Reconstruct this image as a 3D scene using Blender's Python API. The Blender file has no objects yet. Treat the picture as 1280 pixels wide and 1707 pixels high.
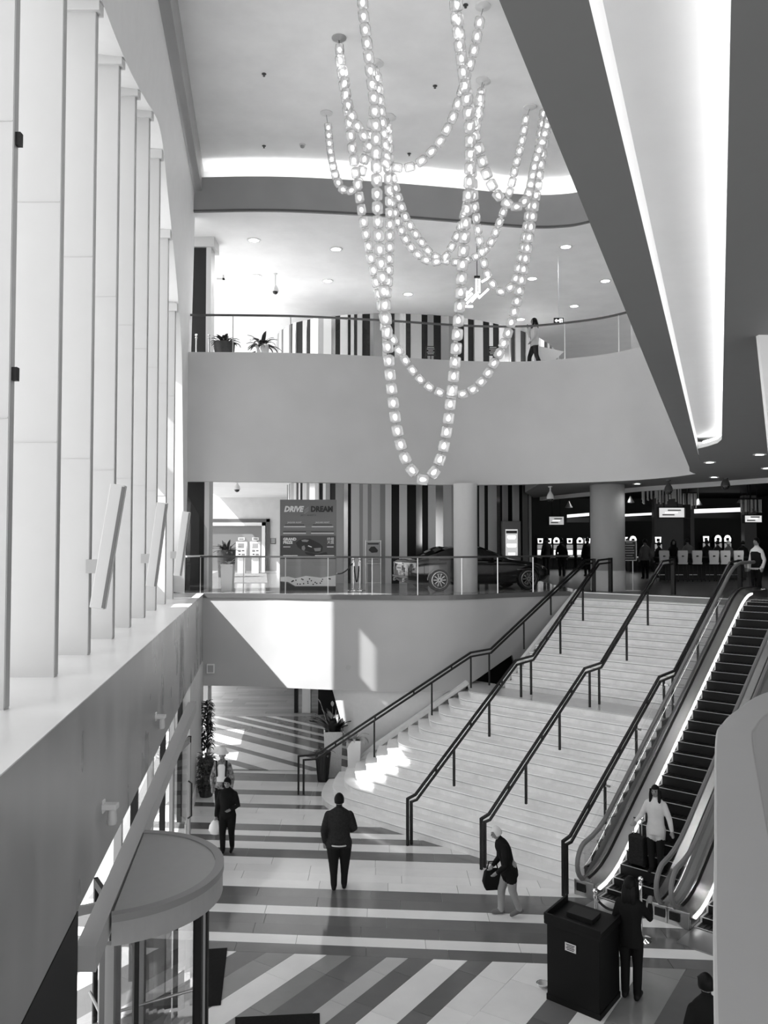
import bpy, bmesh, math, random
from mathutils import Matrix, Vector, noise
import numpy as np
random.seed(7)
SC = bpy.context.scene
COL = SC.collection
PI = math.pi
# ------------------------------------------------------------ camera
FPX = 1390.0; EYE = 6.5; PITCH = math.atan(49.5 / FPX)
cam = bpy.data.objects.new('camera', bpy.data.cameras.new('camera'))
COL.objects.link(cam)
cam.location = (0, 0, EYE); cam.rotation_euler = (PI / 2 + PITCH, 0, 0)
cam.data.sensor_fit = 'VERTICAL'; cam.data.sensor_height = 36.0
cam.data.lens = FPX / 1707.0 * 36.0
cam.data.clip_start = 0.02; cam.data.clip_end = 300
SC.camera = cam
# ------------------------------------------------------------ sky, sun, exposure
W = bpy.data.worlds.new('sky'); SC.world = W; W.use_nodes = True
bg = W.node_tree.nodes['Background']
bg.inputs[0].default_value = (0.93, 0.93, 0.93, 1); bg.inputs[1].default_value = 1.35
sun = bpy.data.objects.new('sun', bpy.data.lights.new('sun', 'SUN'))
COL.objects.link(sun)
sun.data.energy = 9.0; sun.data.angle = math.radians(0.6); sun.data.color = (1, 1, 1)
SUN_DIR = Vector((0.62, 0.20, -0.71)).normalized()
sun.rotation_euler = SUN_DIR.to_track_quat('-Z', 'Y').to_euler()
sun.location = (-20, -10, 30)
SC.view_settings.view_transform = 'Standard'; SC.view_settings.look = 'None'
SC.view_settings.gamma = 1.0; SC.view_settings.use_curve_mapping = False
SC.view_settings.exposure = 0.95
# ------------------------------------------------------------ measuring helpers (photo pixel -> place)
_c, _s = math.cos(PITCH), math.sin(PITCH)
def ray(x, y):
    a = x - 640; b = 853.5 - y
    return (a, -_s * b + _c * FPX, _c * b + _s * FPX)
def onZ(x, y, z):
    r = ray(x, y); t = (z - EYE) / r[2]; return Vector((r[0] * t, r[1] * t, z))
def onY(x, y, Y):
    r = ray(x, y); t = Y / r[1]; return Vector((r[0] * t, Y, EYE + r[2] * t))
# ------------------------------------------------------------ materials
MATS = {}
def mat(name, g, rough=0.6, metal=0.0, spec=0.5, var=0.0, bump=0.0, scale=8.0, emit=0.0, mottled=0.0, alpha=None, coat=0.0, objvar=0.0, stretch=None, trans=0.0):
    """grey procedural material: g = linear grey"""
    if name in MATS: return MATS[name]
    m = bpy.data.materials.new(name); m.use_nodes = True
    nt = m.node_tree; N = nt.nodes; L = nt.links
    b = N['Principled BSDF']
    b.inputs['Base Color'].default_value = (g, g, g, 1)
    b.inputs['Roughness'].default_value = rough
    b.inputs['Metallic'].default_value = metal
    b.inputs['Specular IOR Level'].default_value = spec
    b.inputs['Coat Weight'].default_value = coat
    if emit:
        b.inputs['Emission Color'].default_value = (1, 1, 1, 1)
        b.inputs['Emission Strength'].default_value = emit
    if trans: b.inputs['Transmission Weight'].default_value = trans
    if var or mottled or bump or objvar:
        tc = N.new('ShaderNodeTexCoord'); src = tc.outputs['Object']
        if stretch:
            mp = N.new('ShaderNodeMapping'); mp.inputs['Scale'].default_value = stretch
            L.new(src, mp.inputs[0]); src = mp.outputs[0]
        nz = N.new('ShaderNodeTexNoise'); nz.inputs['Scale'].default_value = scale
        nz.inputs['Detail'].default_value = 2.0 if mottled else 6; nz.inputs['Roughness'].default_value = 0.45 if mottled else 0.6
        L.new(src, nz.inputs['Vector'])
        amp = max(var, mottled)
        mr = N.new('ShaderNodeMapRange')
        mr.inputs[1].default_value = 0.2 if mottled else 0.3; mr.inputs[2].default_value = 0.8 if mottled else 0.7
        mr.inputs[3].default_value = 1 - amp; mr.inputs[4].default_value = 1 + amp
        L.new(nz.outputs['Fac'], mr.inputs[0])
        mul = N.new('ShaderNodeMath'); mul.operation = 'MULTIPLY'; mul.inputs[1].default_value = g
        L.new(mr.outputs[0], mul.inputs[0]); out = mul.outputs[0]
        if objvar:
            oi = N.new('ShaderNodeObjectInfo')
            m2 = N.new('ShaderNodeMapRange'); m2.inputs[3].default_value = 1 - objvar; m2.inputs[4].default_value = 1 + objvar
            L.new(oi.outputs['Random'], m2.inputs[0])
            m3 = N.new('ShaderNodeMath'); m3.operation = 'MULTIPLY'
            L.new(out, m3.inputs[0]); L.new(m2.outputs[0], m3.inputs[1]); out = m3.outputs[0]
        cb = N.new('ShaderNodeCombineColor')
        for i in range(3): L.new(out, cb.inputs[i])
        L.new(cb.outputs[0], b.inputs['Base Color'])
        if mottled:
            r2 = N.new('ShaderNodeMapRange'); r2.inputs[1].default_value = 0.2; r2.inputs[2].default_value = 0.8
            r2.inputs[3].default_value = max(0.05, rough - 0.15); r2.inputs[4].default_value = min(1, rough + 0.2)
            L.new(nz.outputs['Fac'], r2.inputs[0]); L.new(r2.outputs[0], b.inputs['Roughness'])
        if bump:
            bp = N.new('ShaderNodeBump'); bp.inputs['Strength'].default_value = bump; bp.inputs['Distance'].default_value = 0.02
            L.new(nz.outputs['Fac'], bp.inputs['Height']); L.new(bp.outputs[0], b.inputs['Normal'])
    MATS[name] = m
    return m
def glass_mat(name, tint=0.95, gloss=0.08, rough=0.02):
    """thin pane: mostly clear, a little mirror"""
    if name in MATS: return MATS[name]
    m = bpy.data.materials.new(name); m.use_nodes = True
    nt = m.node_tree; N = nt.nodes; L = nt.links
    N.remove(N['Principled BSDF']); out = N['Material Output']
    tr = N.new('ShaderNodeBsdfTransparent'); tr.inputs[0].default_value = (tint, tint, tint, 1)
    gl = N.new('ShaderNodeBsdfGlossy'); gl.inputs['Roughness'].default_value = rough
    fr = N.new('ShaderNodeFresnel'); fr.inputs[0].default_value = 1.5
    ad = N.new('ShaderNodeMath'); ad.operation = 'MULTIPLY_ADD'; ad.inputs[1].default_value = 0.45; ad.inputs[2].default_value = gloss
    L.new(fr.outputs[0], ad.inputs[0])
    mx = N.new('ShaderNodeMixShader'); L.new(ad.outputs[0], mx.inputs[0]); L.new(tr.outputs[0], mx.inputs[1]); L.new(gl.outputs[0], mx.inputs[2])
    L.new(mx.outputs[0], out.inputs[0]); MATS[name] = m
    return m
def frosted_mat(name, g=0.8, clear=0.0):
    m = bpy.data.materials.new(name); m.use_nodes = True
    nt = m.node_tree; N = nt.nodes; L = nt.links
    N.remove(N['Principled BSDF']); out = N['Material Output']
    t = N.new('ShaderNodeBsdfTranslucent'); t.inputs[0].default_value = (g, g, g, 1)
    d = N.new('ShaderNodeBsdfDiffuse'); d.inputs[0].default_value = (g, g, g, 1)
    mx = N.new('ShaderNodeMixShader'); mx.inputs[0].default_value = 0.35
    L.new(t.outputs[0], mx.inputs[1]); L.new(d.outputs[0], mx.inputs[2]); L.new(mx.outputs[0], out.inputs[0])
    MATS[name] = m; return m
def emis(name, s, g=1.0):
    if name in MATS: return MATS[name]
    m = bpy.data.materials.new(name); m.use_nodes = True
    b = m.node_tree.nodes['Principled BSDF']
    b.inputs['Base Color'].default_value = (g, g, g, 1)
    b.inputs['Emission Color'].default_value = (1, 1, 1, 1); b.inputs['Emission Strength'].default_value = s
    MATS[name] = m; return m
# ------------------------------------------------------------ mesh builder
class MB:
    def __init__(s): s.v = []; s.f = []; s.mi = []; s.cur = 0
    def mesh(s, v, f):
        o = len(s.v); s.v += [tuple(p) for p in v]; s.f += [tuple(i + o for i in q) for q in f]; s.mi += [s.cur] * len(f); return s
    def box(s, a, b):
        x0, y0, z0 = a; x1, y1, z1 = b
        return s.mesh([(x0,y0,z0),(x1,y0,z0),(x1,y1,z0),(x0,y1,z0),(x0,y0,z1),(x1,y0,z1),(x1,y1,z1),(x0,y1,z1)],
                      [(3,2,1,0),(4,5,6,7),(0,1,5,4),(1,2,6,5),(2,3,7,6),(3,0,4,7)])
    def obox(s, c, ax, ay, az):
        """oriented box: centre c, half vectors"""
        c, ax, ay, az = Vector(c), Vector(ax), Vector(ay), Vector(az); v = []
        for k in (-1, 1):
            for (i, j) in ((-1,-1),(1,-1),(1,1),(-1,1)): v.append(c + ax*i + ay*j + az*k)
        return s.mesh(v, [(3,2,1,0),(4,5,6,7),(0,1,5,4),(1,2,6,5),(2,3,7,6),(3,0,4,7)])
    def prism(s, poly, z0, z1):
        n = len(poly); v = [(p[0],p[1],z0) for p in poly] + [(p[0],p[1],z1) for p in poly]
        return s.mesh(v, [tuple(range(n-1,-1,-1)), tuple(range(n,2*n))] + [(i,(i+1)%n,(i+1)%n+n,i+n) for i in range(n)])
    def loft(s, rings, close=True, caps=True):
        n = len(rings[0]); v = [p for r in rings for p in r]; f = []
        for k in range(len(rings)-1):
            for i in range(n if close else n-1):
                j = (i+1) % n; f.append((k*n+i, k*n+j, (k+1)*n+j, (k+1)*n+i))
        if caps and close: f += [tuple(range(n-1,-1,-1)), tuple(range((len(rings)-1)*n, len(rings)*n))]
        return s.mesh(v, f)
    def tube(s, path, r, n=8, caps=True):
        path = [Vector(p) for p in path]; rings = []; rr = r if hasattr(r,'__len__') else [r]*len(path)
        ref = None
        for i, p in enumerate(path):
            t = (path[min(i+1,len(path)-1)] - path[max(i-1,0)])
            t = t.normalized() if t.length > 1e-9 else Vector((0,0,1))
            if ref is None: ref = Vector((0,0,1)) if abs(t.z) < .9 else Vector((1,0,0))
            u = (ref - t*ref.dot(t)); u = u.normalized() if u.length > 1e-6 else t.orthogonal().normalized(); ref = u
            w = t.cross(u)
            rings.append([p + (u*math.cos(a)+w*math.sin(a))*rr[i] for a in [2*PI*k/n for k in range(n)]])
        return s.loft(rings, True, caps)
    def bar(s, path, w, h, up=(0,0,1)):
        """rectangular section swept along a path: w across, h along up; mitred"""
        path = [Vector(p) for p in path]; up = Vector(up); rings = []
        for i, p in enumerate(path):
            d0 = (path[i]-path[i-1]).normalized() if i else None
            d1 = (path[i+1]-path[i]).normalized() if i < len(path)-1 else None
            t = ((d0 or d1)+(d1 or d0)).normalized(); side = t.cross(up)
            side = side.normalized() if side.length > 1e-6 else Vector((1,0,0))
            u2 = side.cross(t).normalized(); k = 1.0
            if d0 and d1: k = 1/max(.5, math.sqrt(max(.05,(1+d0.dot(d1))/2)))
            rings.append([p+side*w/2*a+u2*h/2*b*k for a, b in ((-1,-1),(1,-1),(1,1),(-1,1))])
        return s.loft(rings)
    def lathe(s, prof, c=(0,0,0), n=16, a0=0, a1=2*PI, sx=1, sy=1):
        c = Vector(c); full = abs(a1-a0-2*PI) < 1e-6; m = n if full else n+1
        rings = [[c+Vector((r*math.cos(a)*sx, r*math.sin(a)*sy, z)) for a in [a0+(a1-a0)*k/n for k in range(m)]] for r, z in prof]
        return s.loft(rings, full, False)
    def ball(s, c, rx, ry=None, rz=None, n=12, m=8):
        ry = ry or rx; rz = rz or rx; c = Vector(c)
        rings = [[c+Vector((rx*math.sin(t)*math.cos(a), ry*math.sin(t)*math.sin(a), -rz*math.cos(t))) for a in [2*PI*k/n for k in range(n)]] for t in [max(.05,min(PI-.05,PI*j/m)) for j in range(m+1)]]
        return s.loft(rings)
    def quad(s, a, b, c, d): return s.mesh([a,b,c,d], [(0,1,2,3)])
WORLD = {}
def put(name, mb, m, parent=None, smooth=False, bevel=0, kind=None, label=None, cat=None, group=None, recalc=True, bseg=2, loc=None):
    me = bpy.data.meshes.new(name)
    off = WORLD.get(parent.name, None) if parent else (Vector(loc) if loc is not None else None)
    v = mb.v if off is None else [(p[0]-off[0], p[1]-off[1], p[2]-off[2]) for p in mb.v]
    me.from_pydata(v, [], mb.f)
    ms = m if isinstance(m, (list, tuple)) else [m]
    for q in ms: me.materials.append(q)
    if len(ms) > 1:
        for p, k in zip(me.polygons, mb.mi): p.material_index = k
    if recalc or bevel:
        bm = bmesh.new(); bm.from_mesh(me)
        if bevel: bmesh.ops.remove_doubles(bm, verts=bm.verts, dist=1e-5)
        bmesh.ops.recalc_face_normals(bm, faces=bm.faces)
        if bevel:
            ed = [e for e in bm.edges if len(e.link_faces) == 2 and e.calc_face_angle(0) > .5]
            bmesh.ops.bevel(bm, geom=ed, offset=bevel, segments=bseg, affect='EDGES', profile=.5, clamp_overlap=True)
        bm.to_mesh(me); bm.free()
    if smooth:
        for p in me.polygons: p.use_smooth = True
        try: me.set_sharp_from_angle(angle=math.radians(42))
        except Exception: pass
    o = bpy.data.objects.new(name, me); COL.objects.link(o)
    if parent:
        o.parent = parent
        if off is not None: WORLD[o.name] = off
    elif loc is not None:
        o.location = loc; WORLD[o.name] = Vector(loc)
    tag(o, label, cat, group, kind)
    return o
def tag(o, label=None, cat=None, group=None, kind=None):
    if label: o['label'] = label
    if cat: o['category'] = cat
    if group: o['group'] = group
    if kind: o['kind'] = kind
    return o
def thing(name, label, cat, loc=(0,0,0), rz=0, group=None, world=True, kind=None):
    """Empty at the base of a thing; world=True -> its parts are given in room coordinates"""
    o = bpy.data.objects.new(name, None); COL.objects.link(o)
    o.empty_display_size = .2; o.location = loc; o.rotation_euler = (0,0,rz)
    if world: WORLD[o.name] = Vector(loc)
    return tag(o, label, cat, group, kind)
def copy_tree(o, parent=None):
    c = o.copy(); COL.objects.link(c)
    if parent: c.parent = parent
    for ch in list(o.children): copy_tree(ch, c)
    return c
def dup(root, loc, rz, label=None, scale=None):
    r = copy_tree(root); r.location = loc; r.rotation_euler = (0,0,rz)
    if scale: r.scale = scale if hasattr(scale,'__len__') else (scale,)*3
    if label: r['label'] = label
    return r
def inst(o, name, parent, mtx=None, loc=None):
    """another object sharing o's mesh"""
    c = bpy.data.objects.new(name, o.data); COL.objects.link(c)
    if parent: c.parent = parent
    if mtx is not None: c.matrix_local = mtx
    if loc is not None: c.location = loc
    return c
def text(name, s, m, parent, origin, ux, uy, h, depth=.002, align='CENTER', shear=0, bold=0.0, width=None):
    """flat lettering: lies in the plane spanned by ux (reading direction) and uy (up)"""
    cu = bpy.data.curves.new(name, 'FONT'); cu.body = s; cu.size = h; cu.align_x = align; cu.align_y = 'CENTER'
    cu.shear = shear; cu.offset = bold; cu.extrude = 0; cu.resolution_u = 2
    t = bpy.data.objects.new(name, cu); COL.objects.link(t)
    dg = bpy.context.evaluated_depsgraph_get(); me = bpy.data.meshes.new_from_object(t.evaluated_get(dg))
    COL.objects.unlink(t); bpy.data.objects.remove(t); bpy.data.curves.remove(cu)
    ux = Vector(ux).normalized(); uy = Vector(uy).normalized(); nz = ux.cross(uy)
    k = 1.0
    if width and len(me.vertices):
        xs = [v.co.x for v in me.vertices]; k = width/max(1e-4, max(xs)-min(xs))
    off = WORLD.get(parent.name, Vector((0,0,0))) if parent else Vector((0,0,0))
    for v in me.vertices:
        v.co = Vector(origin)-off + ux*v.co.x*k + uy*v.co.y + nz*depth
    me.materials.clear(); me.materials.append(m); me.name = name
    o = bpy.data.objects.new(name, me); COL.objects.link(o); o.parent = parent
    return o
def lerp(a, b, t): return a+(b-a)*t
def smoothpath(pts, n=8):
    """Catmull-Rom through points"""
    P = [Vector(p) for p in pts]; out = []
    for i in range(len(P)-1):
        p0 = P[i-1] if i else P[0]*2-P[1]; p1, p2 = P[i], P[i+1]; p3 = P[i+2] if i+2 < len(P) else P[-1]*2-P[-2]
        for k in range(n):
            t = k/n
            out.append(.5*((2*p1)+(p2-p0)*t+(2*p0-5*p1+4*p2-p3)*t*t+(3*p1-p0-3*p2+p3)*t*t*t))
    out.append(P[-1]); return out
def resample(path, step=None, n=None):
    P = [Vector(p) for p in path]; L = [0]
    for i in range(1, len(P)): L.append(L[-1]+(P[i]-P[i-1]).length)
    if n is None: n = max(1, int(round(L[-1]/step)))
    out = []; j = 0
    for k in range(n+1):
        d = L[-1]*k/n
        while j < len(P)-2 and L[j+1] < d: j += 1
        s = L[j+1]-L[j]; t = (d-L[j])/s if s > 1e-9 else 0
        out.append(P[j].lerp(P[j+1], max(0,min(1,t))))
    return out
# ============================================================ the setting
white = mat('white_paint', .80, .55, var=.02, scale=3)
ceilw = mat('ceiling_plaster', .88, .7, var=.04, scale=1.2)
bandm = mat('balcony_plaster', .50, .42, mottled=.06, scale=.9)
finm = mat('fin_enamel', .53, .35, var=.015, scale=2)
fintip = mat('fin_edge_aluminium', .42, .4, metal=.3)
plaster = mat('polished_plaster', .31, .30, mottled=.45, scale=1.1, stretch=(1, 1, .4), bump=.02)  # mottling paints window reflections along with the plaster's own streaks
greyp = mat('grey_paint', .36, .6, var=.03, scale=2)
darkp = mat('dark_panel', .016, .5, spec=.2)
blackm = mat('black_metal', .010, .38, spec=.25)
steel = mat('brushed_steel', .55, .28, metal=1.0)
chrome = mat('chrome', .8, .1, metal=1.0)
alu = mat('anodised_frame', .35, .4, metal=.6)
glass = glass_mat('clear_glass', .95, .0)
led = emis('led_strip', 8.0)
KS = 'structure'
K = 1.069   # depth scale of the survey
MIDZ = 5.0; BOT = 8.25; TOPZ = 11.9
def ledgeX(Y): return -2.48-.1464*(Y-5.45)
def tipX(Y): return -3.35-.1492*(Y-7.46)
# ---- ground floor base
put('floor', MB().box((-14,-8,-.25),(26,46,-.012)), mat('floor_mortar', .22, .5), kind=KS)
FLOOR = bpy.data.objects['floor']
# ---- left wall: ledge wall below the windows
mb = MB(); prof = [(0,3.1),(0,5.0),(-1.75,5.0),(-1.75,4.85),(-.45,4.85),(-.45,3.1)]
ra = [(ledgeX(-6)+p[0],-6,p[1]) for p in prof]; rb = [(ledgeX(24.18)+p[0],24.18,p[1]) for p in prof]
mb.loft([ra, rb]); put('wall_left', mb, plaster, kind=KS); WL = bpy.data.objects['wall_left']
mb = MB(); mb.loft([[(ledgeX(Y)-1.7,Y,5.0),(ledgeX(Y)+.02,Y,5.0),(ledgeX(Y)+.02,Y,5.012),(ledgeX(Y)-1.7,Y,5.012)] for Y in (-6,24.16)])
put('sill_top', mb, mat('sill_white', .70, .3, var=.02, scale=2), WL)
# ---- arch (spandrel) over the windows
ARCH = [(-6,12.6),(0,12.8),(5,13.1),(8,13.4),(10.2,13.76),(11.4,13.96),(12.7,14.25),(14.3,14.73),(15.4,15.1),(16.2,15.25),(16.9,15.1),(17.7,14.55),(18.73,13.92),(19.93,13.06),(21.14,11.8),(21.5,10.4),(21.9,8.2),(22.6,5.012)]
def archz(Y):
    for (a, za), (b, zb) in zip(ARCH, ARCH[1:]):
        if a <= Y <= b: return lerp(za, zb, (Y-a)/(b-a))
    return 13
ARCH = [(a*K if a > 0 else a, z) for a, z in ARCH]
AP = smoothpath([(tipX(Y)+.08, Y, z) for Y, z in ARCH], 6)
def topz(Y): return 16.55
mb = MB(); rows = []
mb.loft([[(p.x,p.y,p.z) for p in AP], [(tipX(p.y)+.30,p.y,max(topz(p.y),p.z+.05)) for p in AP]], False)
mb.loft([[(p.x,p.y,p.z) for p in AP], [(p.x-1.05,p.y,p.z+.12) for p in AP]], False)
put('wall_left_arch', mb, white, kind=KS, smooth=True)
# closing wall strip between arch end and the far balcony
mb = MB(); mb.loft([[(tipX(Y)-1.1,Y,z) for Y in (24.16,25.8)] for z in (5,16.6)], False); put('wall_left_end', mb, white, kind=KS)
# ---- fins
FINY = [y*K for y in (1.9,3.6,5.3,6.98,8.66,10.34,12.04,13.62,15.31,16.95,18.66,20.3)]
def fin_top(Y): return archz(Y)+.16
mats2 = [finm, fintip]
for i, Y in enumerate(FINY):
    x = tipX(Y); zt = fin_top(Y); t = .05
    mb = MB(); mb.cur = 0
    mb.box((x-.95,Y-t,5.012),(x-.004,Y+t,zt))
    f = put('fin', mb, finm, WL)
    mb = MB(); mb.box((x-.004,Y-t+.006,5.03),(x+.004,Y+t-.006,zt-.25)); put('fin_edge_strip', mb, fintip, f)
    mb = MB(); mb.box((x-.95,Y-t-.05,zt-.3),(x+.06,Y+t+.03,zt-.1)); put('fin_cap', mb, mat('fin_cap_grey', .6, .5), f)
    for zj in (7.6+.0*i, 10.3):
        mb = MB(); mb.box((x-.95,Y-t-.006,zj),(x-.01,Y-t+.001,zj+.012)); put('panel_joint', mb, mat('joint_grey', .5, .6), f)
# small brackets poking out of two of the nearest fins
for (Y, z) in ((FINY[3],10.1),(FINY[3],7.95)):
    mb = MB(); mb.box((tipX(Y)-.0,Y-.02,z),(tipX(Y)+.05,Y+.04,z+.12)); put('window_bracket', mb, darkp, WL)
# ---- glazing between the fins
frost = frosted_mat('sun_diffusing_glass', .55)  # frosting added to hidden glazing to block direct sun and spread it
for i in range(len(FINY)):
    Y0 = FINY[i]; Y1 = FINY[i+1] if i+1 < len(FINY) else 23.9
    if i == 0: Y0 = -6
    mb = MB(); mb.quad((tipX(Y0)-.95,Y0,5.0),(tipX(Y1)-.95,Y1,5.0),(tipX(Y1)-.95,Y1,16.5),(tipX(Y0)-.95,Y0,16.5))
    clearc = {9:(.30,.97,6.3,8.6), 10:(.70,.93,9.3,10.6)}.get(i)  # clear openings added in hidden glazing to throw sun patches inside
    if clearc:
        fa, fb_, z0, z1 = clearc; mb = MB(); ys_ = [lerp(Y0,Y1,f) for f in (0,fa,fb_,1)]; zs_ = [5.0,z0,z1,16.5]; pane = MB()
        for a in range(3):
            for b in range(3):
                q = [(tipX(ys_[u])-.95,ys_[u],zs_[v]) for u, v in ((a,b),(a+1,b),(a+1,b+1),(a,b+1))]
                (pane if a == b == 1 else mb).quad(*q)
        w = put('window_%d' % (i+1), mb, frost, kind=KS); put('added_sun_pane', pane, glass, w)
    else:
        w = put('window_%d' % (i+1), mb, frost if Y1 < 22.5 else glass, kind=KS)
# ---- atrium ceiling and beam parallel to the left wall
FASC = [(-6.2,22.2),(-3.3,22.1),(-.7,22.35),(1.95,22.8),(4.2,23.25),(5.3,23.25),(6.05,22.95),(7.2,21.9),(7.9,20.5),(9.5,17.5)]
FP = smoothpath([(a,b*K,0) for a, b in FASC], 6)
def beamX(Y): return -5.35+.1483*(24.37-Y)
mb = MB(); mb.box((-8,-6,17.5),(22,25.9,17.7)); put('ceiling_atrium', mb, ceilw, kind=KS)
mb = MB(); mb.loft([[(beamX(Y)-.36,Y,16.6),(beamX(Y),Y,16.6),(beamX(Y),Y,17.5),(beamX(Y)-.36,Y,17.5)] for Y in (-6,24.37)]); put('trim_1', mb, mat('beam_plaster', .36, .5, mottled=.1, scale=1.5), kind=KS)
mb = MB(); mb.loft([[(tipX(Y)+.28,Y,16.56),(beamX(Y)-.3,Y,16.61)] for Y in (-6,24.37)], False); put('trim_2', mb, white, kind=KS)
# ---- far fascia of the upper ceiling with its light cove
mb = MB(); mb.loft([[(p.x,p.y,16.0) for p in FP],[(p.x,p.y,17.0) for p in FP],[(p.x-.02,p.y+.10,17.0) for p in FP],[(p.x-.02,p.y+.10,16.0) for p in FP]], False)
put('wall_far_fascia', mb, mat('fascia_plaster', .31, .5, mottled=.08, scale=1.2), kind=KS, smooth=True)
mb = MB(); mb.loft([[(p.x,p.y-.02,16.0) for p in FP],[(p.x,p.y-.02,16.05) for p in FP],[(p.x,p.y+.03,16.05) for p in FP],[(p.x,p.y+.03,16.0) for p in FP]], False)
put('trim_3', mb, mat('fascia_edge_dark', .10, .6), kind=KS)  # darker strip along the lower edge of the fascia
mb = MB(); mb.loft([[(p.x,p.y+.75,16.3) for p in FP],[(p.x,p.y+.75,17.5) for p in FP]], False)
mb.loft([[(p.x,p.y+.05,16.6) for p in FP],[(p.x,p.y+.75,16.6) for p in FP]], False)
put('wall_far_cove', mb, ceilw, kind=KS)
mb = MB(); mb.tube([(p.x,p.y+.22,16.72) for p in FP if p.x < 7.5], .03, 6); put('cove_light_strip', mb, led, label='hidden light strip in the ceiling cove above the upper balcony', cat='light')
# ---- upper level: ceiling, balcony band, floor
BT = [(-6.2,22.0),(-5.76,22.04),(-2.74,22.15),(0,22.6),(2.15,23.1),(3.6,23.25),(4.75,23.1),(6.26,22.4),(7.15,21.43),(7.75,20.3)]
BB = [(-6.2,22.5),(-5.85,22.5),(-2.5,22.9),(.3,23.6),(1.8,23.95),(3.4,23.95),(5.0,23.5),(6.9,22.4),(7.75,21.2),(8.05,20.1)]
BTP = smoothpath([(a,b*K,TOPZ) for a, b in BT], 6); BBP = smoothpath([(a,b*K,BOT) for a, b in BB], 6)
mb = MB(); mb.loft([[tuple(p) for p in BBP],[tuple(p) for p in BTP]], False)
mb.loft([[tuple(p) for p in BTP],[(p.x,p.y+.25,TOPZ) for p in BTP],[(p.x,p.y+.25,TOPZ-.12) for p in BTP]], False)
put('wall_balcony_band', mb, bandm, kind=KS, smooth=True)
UC = [(p.x,p.y) for p in FP]+[(16,22),(16,51),(-9.4,51),(-6.6,26.3),(-6.6,23.7)]
mb = MB(); n = len(UC); mb.mesh([(a,b,16.02) for a, b in UC], [tuple(range(n))]); put('ceiling_upper', mb, ceilw, kind=KS)
UF = [(p.x,p.y+.2) for p in BTP]+[(16,21.6),(16,51),(-9.4,51),(-6.6,26.3),(-6.6,23.7)]
mb = MB(); n = len(UF); mb.mesh([(a,b,TOPZ-.1) for a, b in UF], [tuple(range(n))]); put('floor_upper', mb, mat('upper_carpet', .3, .8), kind=KS)
# ---- mezzanine ceiling (soffit) with the light slot on the right
SL = .402
def lineX(x0, Y): return x0+SL*(Y-2.63)
near = -6.0
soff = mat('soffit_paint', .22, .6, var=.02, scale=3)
mb = MB()
P1 = [(lineX(.37,near),near,BOT),(lineX(.66,near),near,BOT),(lineX(.66,18.24),18.24,BOT),(7.90,21.27,BOT),(7.62,20.74,BOT),(lineX(.37,19.56),19.56,BOT)]
mb.mesh(P1, [tuple(range(6))])
edge = [(lineX(.37,near),near),(lineX(.37,19.56),19.56),(7.62,20.74),(7.90,21.27)]
mb.loft([[(a,b,BOT) for a, b in edge],[(a,b,BOT+.9) for a, b in edge]], False)
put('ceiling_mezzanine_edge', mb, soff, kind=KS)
mb = MB()  # ceiling right of the slot and behind the band
R0 = [(lineX(1.12,near),near),(lineX(1.12,14.22),14.22),(5.92,14.75),(5.94,15.25),(lineX(.66,15.65)+.01,15.65),(lineX(.66,18.24),18.24),(7.9,21.27),(8.05,21.49)]
BBr = [(p.x,p.y) for p in reversed(BBP)]
R1 = R0+[q for q in BBr if q[0] > 4.6]+[(5.0,29.5),(5.95,33.2),(6.2,32.7),(8.28,26.7),(10.57,22.9),(14,17.3),(14,near)]
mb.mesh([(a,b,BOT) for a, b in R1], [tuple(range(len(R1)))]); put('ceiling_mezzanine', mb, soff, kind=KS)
BZ = 8.78   # higher lobby ceiling behind the balcony band
mb = MB(); P_ = [(p.x,p.y) for p in BBP if p.x < 5.3]
mb.loft([[(a,b,BOT) for a, b in P_],[(a,b+.3,BOT) for a, b in P_],[(a,b+.3,BZ) for a, b in P_]], False); put('trim_13', mb, bandm, kind=KS)
LC = P_+[(6.0,33.2),(6.0,51),(-9.4,51),(-6.6,26.3),(-6.6,24.0)]
mb = MB(); mb.mesh([(a,b+(.3 if i < len(P_) else 0),BZ) for i, (a, b) in enumerate(LC)], [tuple(range(len(LC)))]); put('ceiling_mezzanine_lobby', mb, ceilw, kind=KS)
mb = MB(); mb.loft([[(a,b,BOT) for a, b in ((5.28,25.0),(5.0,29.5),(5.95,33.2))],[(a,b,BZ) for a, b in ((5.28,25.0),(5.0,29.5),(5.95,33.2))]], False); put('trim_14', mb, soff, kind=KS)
mb = MB()  # slot: left return, lip, roof, end
SZ = 8.47; 
mb.loft([[(lineX(.66,y),y,BOT) for y in (near,15.93)],[(lineX(.66,y),y,SZ) for y in (near,15.93)]], False)
mb.loft([[(lineX(.66,y),y,SZ) for y in (near,16.4)],[(lineX(1.45,y),y,SZ) for y in (near,16.4)]], False)
lipc = [(lineX(1.12,near),near),(lineX(1.12,14.22),14.22),(5.92,14.75),(5.94,15.25),(lineX(.66,15.65)+.01,15.65)]
mb.loft([[(a,b,BOT) for a, b in lipc],[(a,b,BOT+.07) for a, b in lipc],[(a+.3,b+.35,BOT+.07) for a, b in lipc],[(a+.3,b+.35,SZ) for a, b in lipc]], False)
put('ceiling_mezzanine_slot', mb, white, kind=KS)
mb = MB(); mb.tube([(a+.10,b+.06,BOT+.12) for a, b in lipc[:2]]+[(6.0,14.8,BOT+.12),(6.03,15.28,BOT+.12),(6.0,15.6,BOT+.12)], .025, 6)
put('slot_light_strip', mb, emis('slot_led', 3.5), label='hidden light strip glowing in the long ceiling slot on the right', cat='light')
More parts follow.
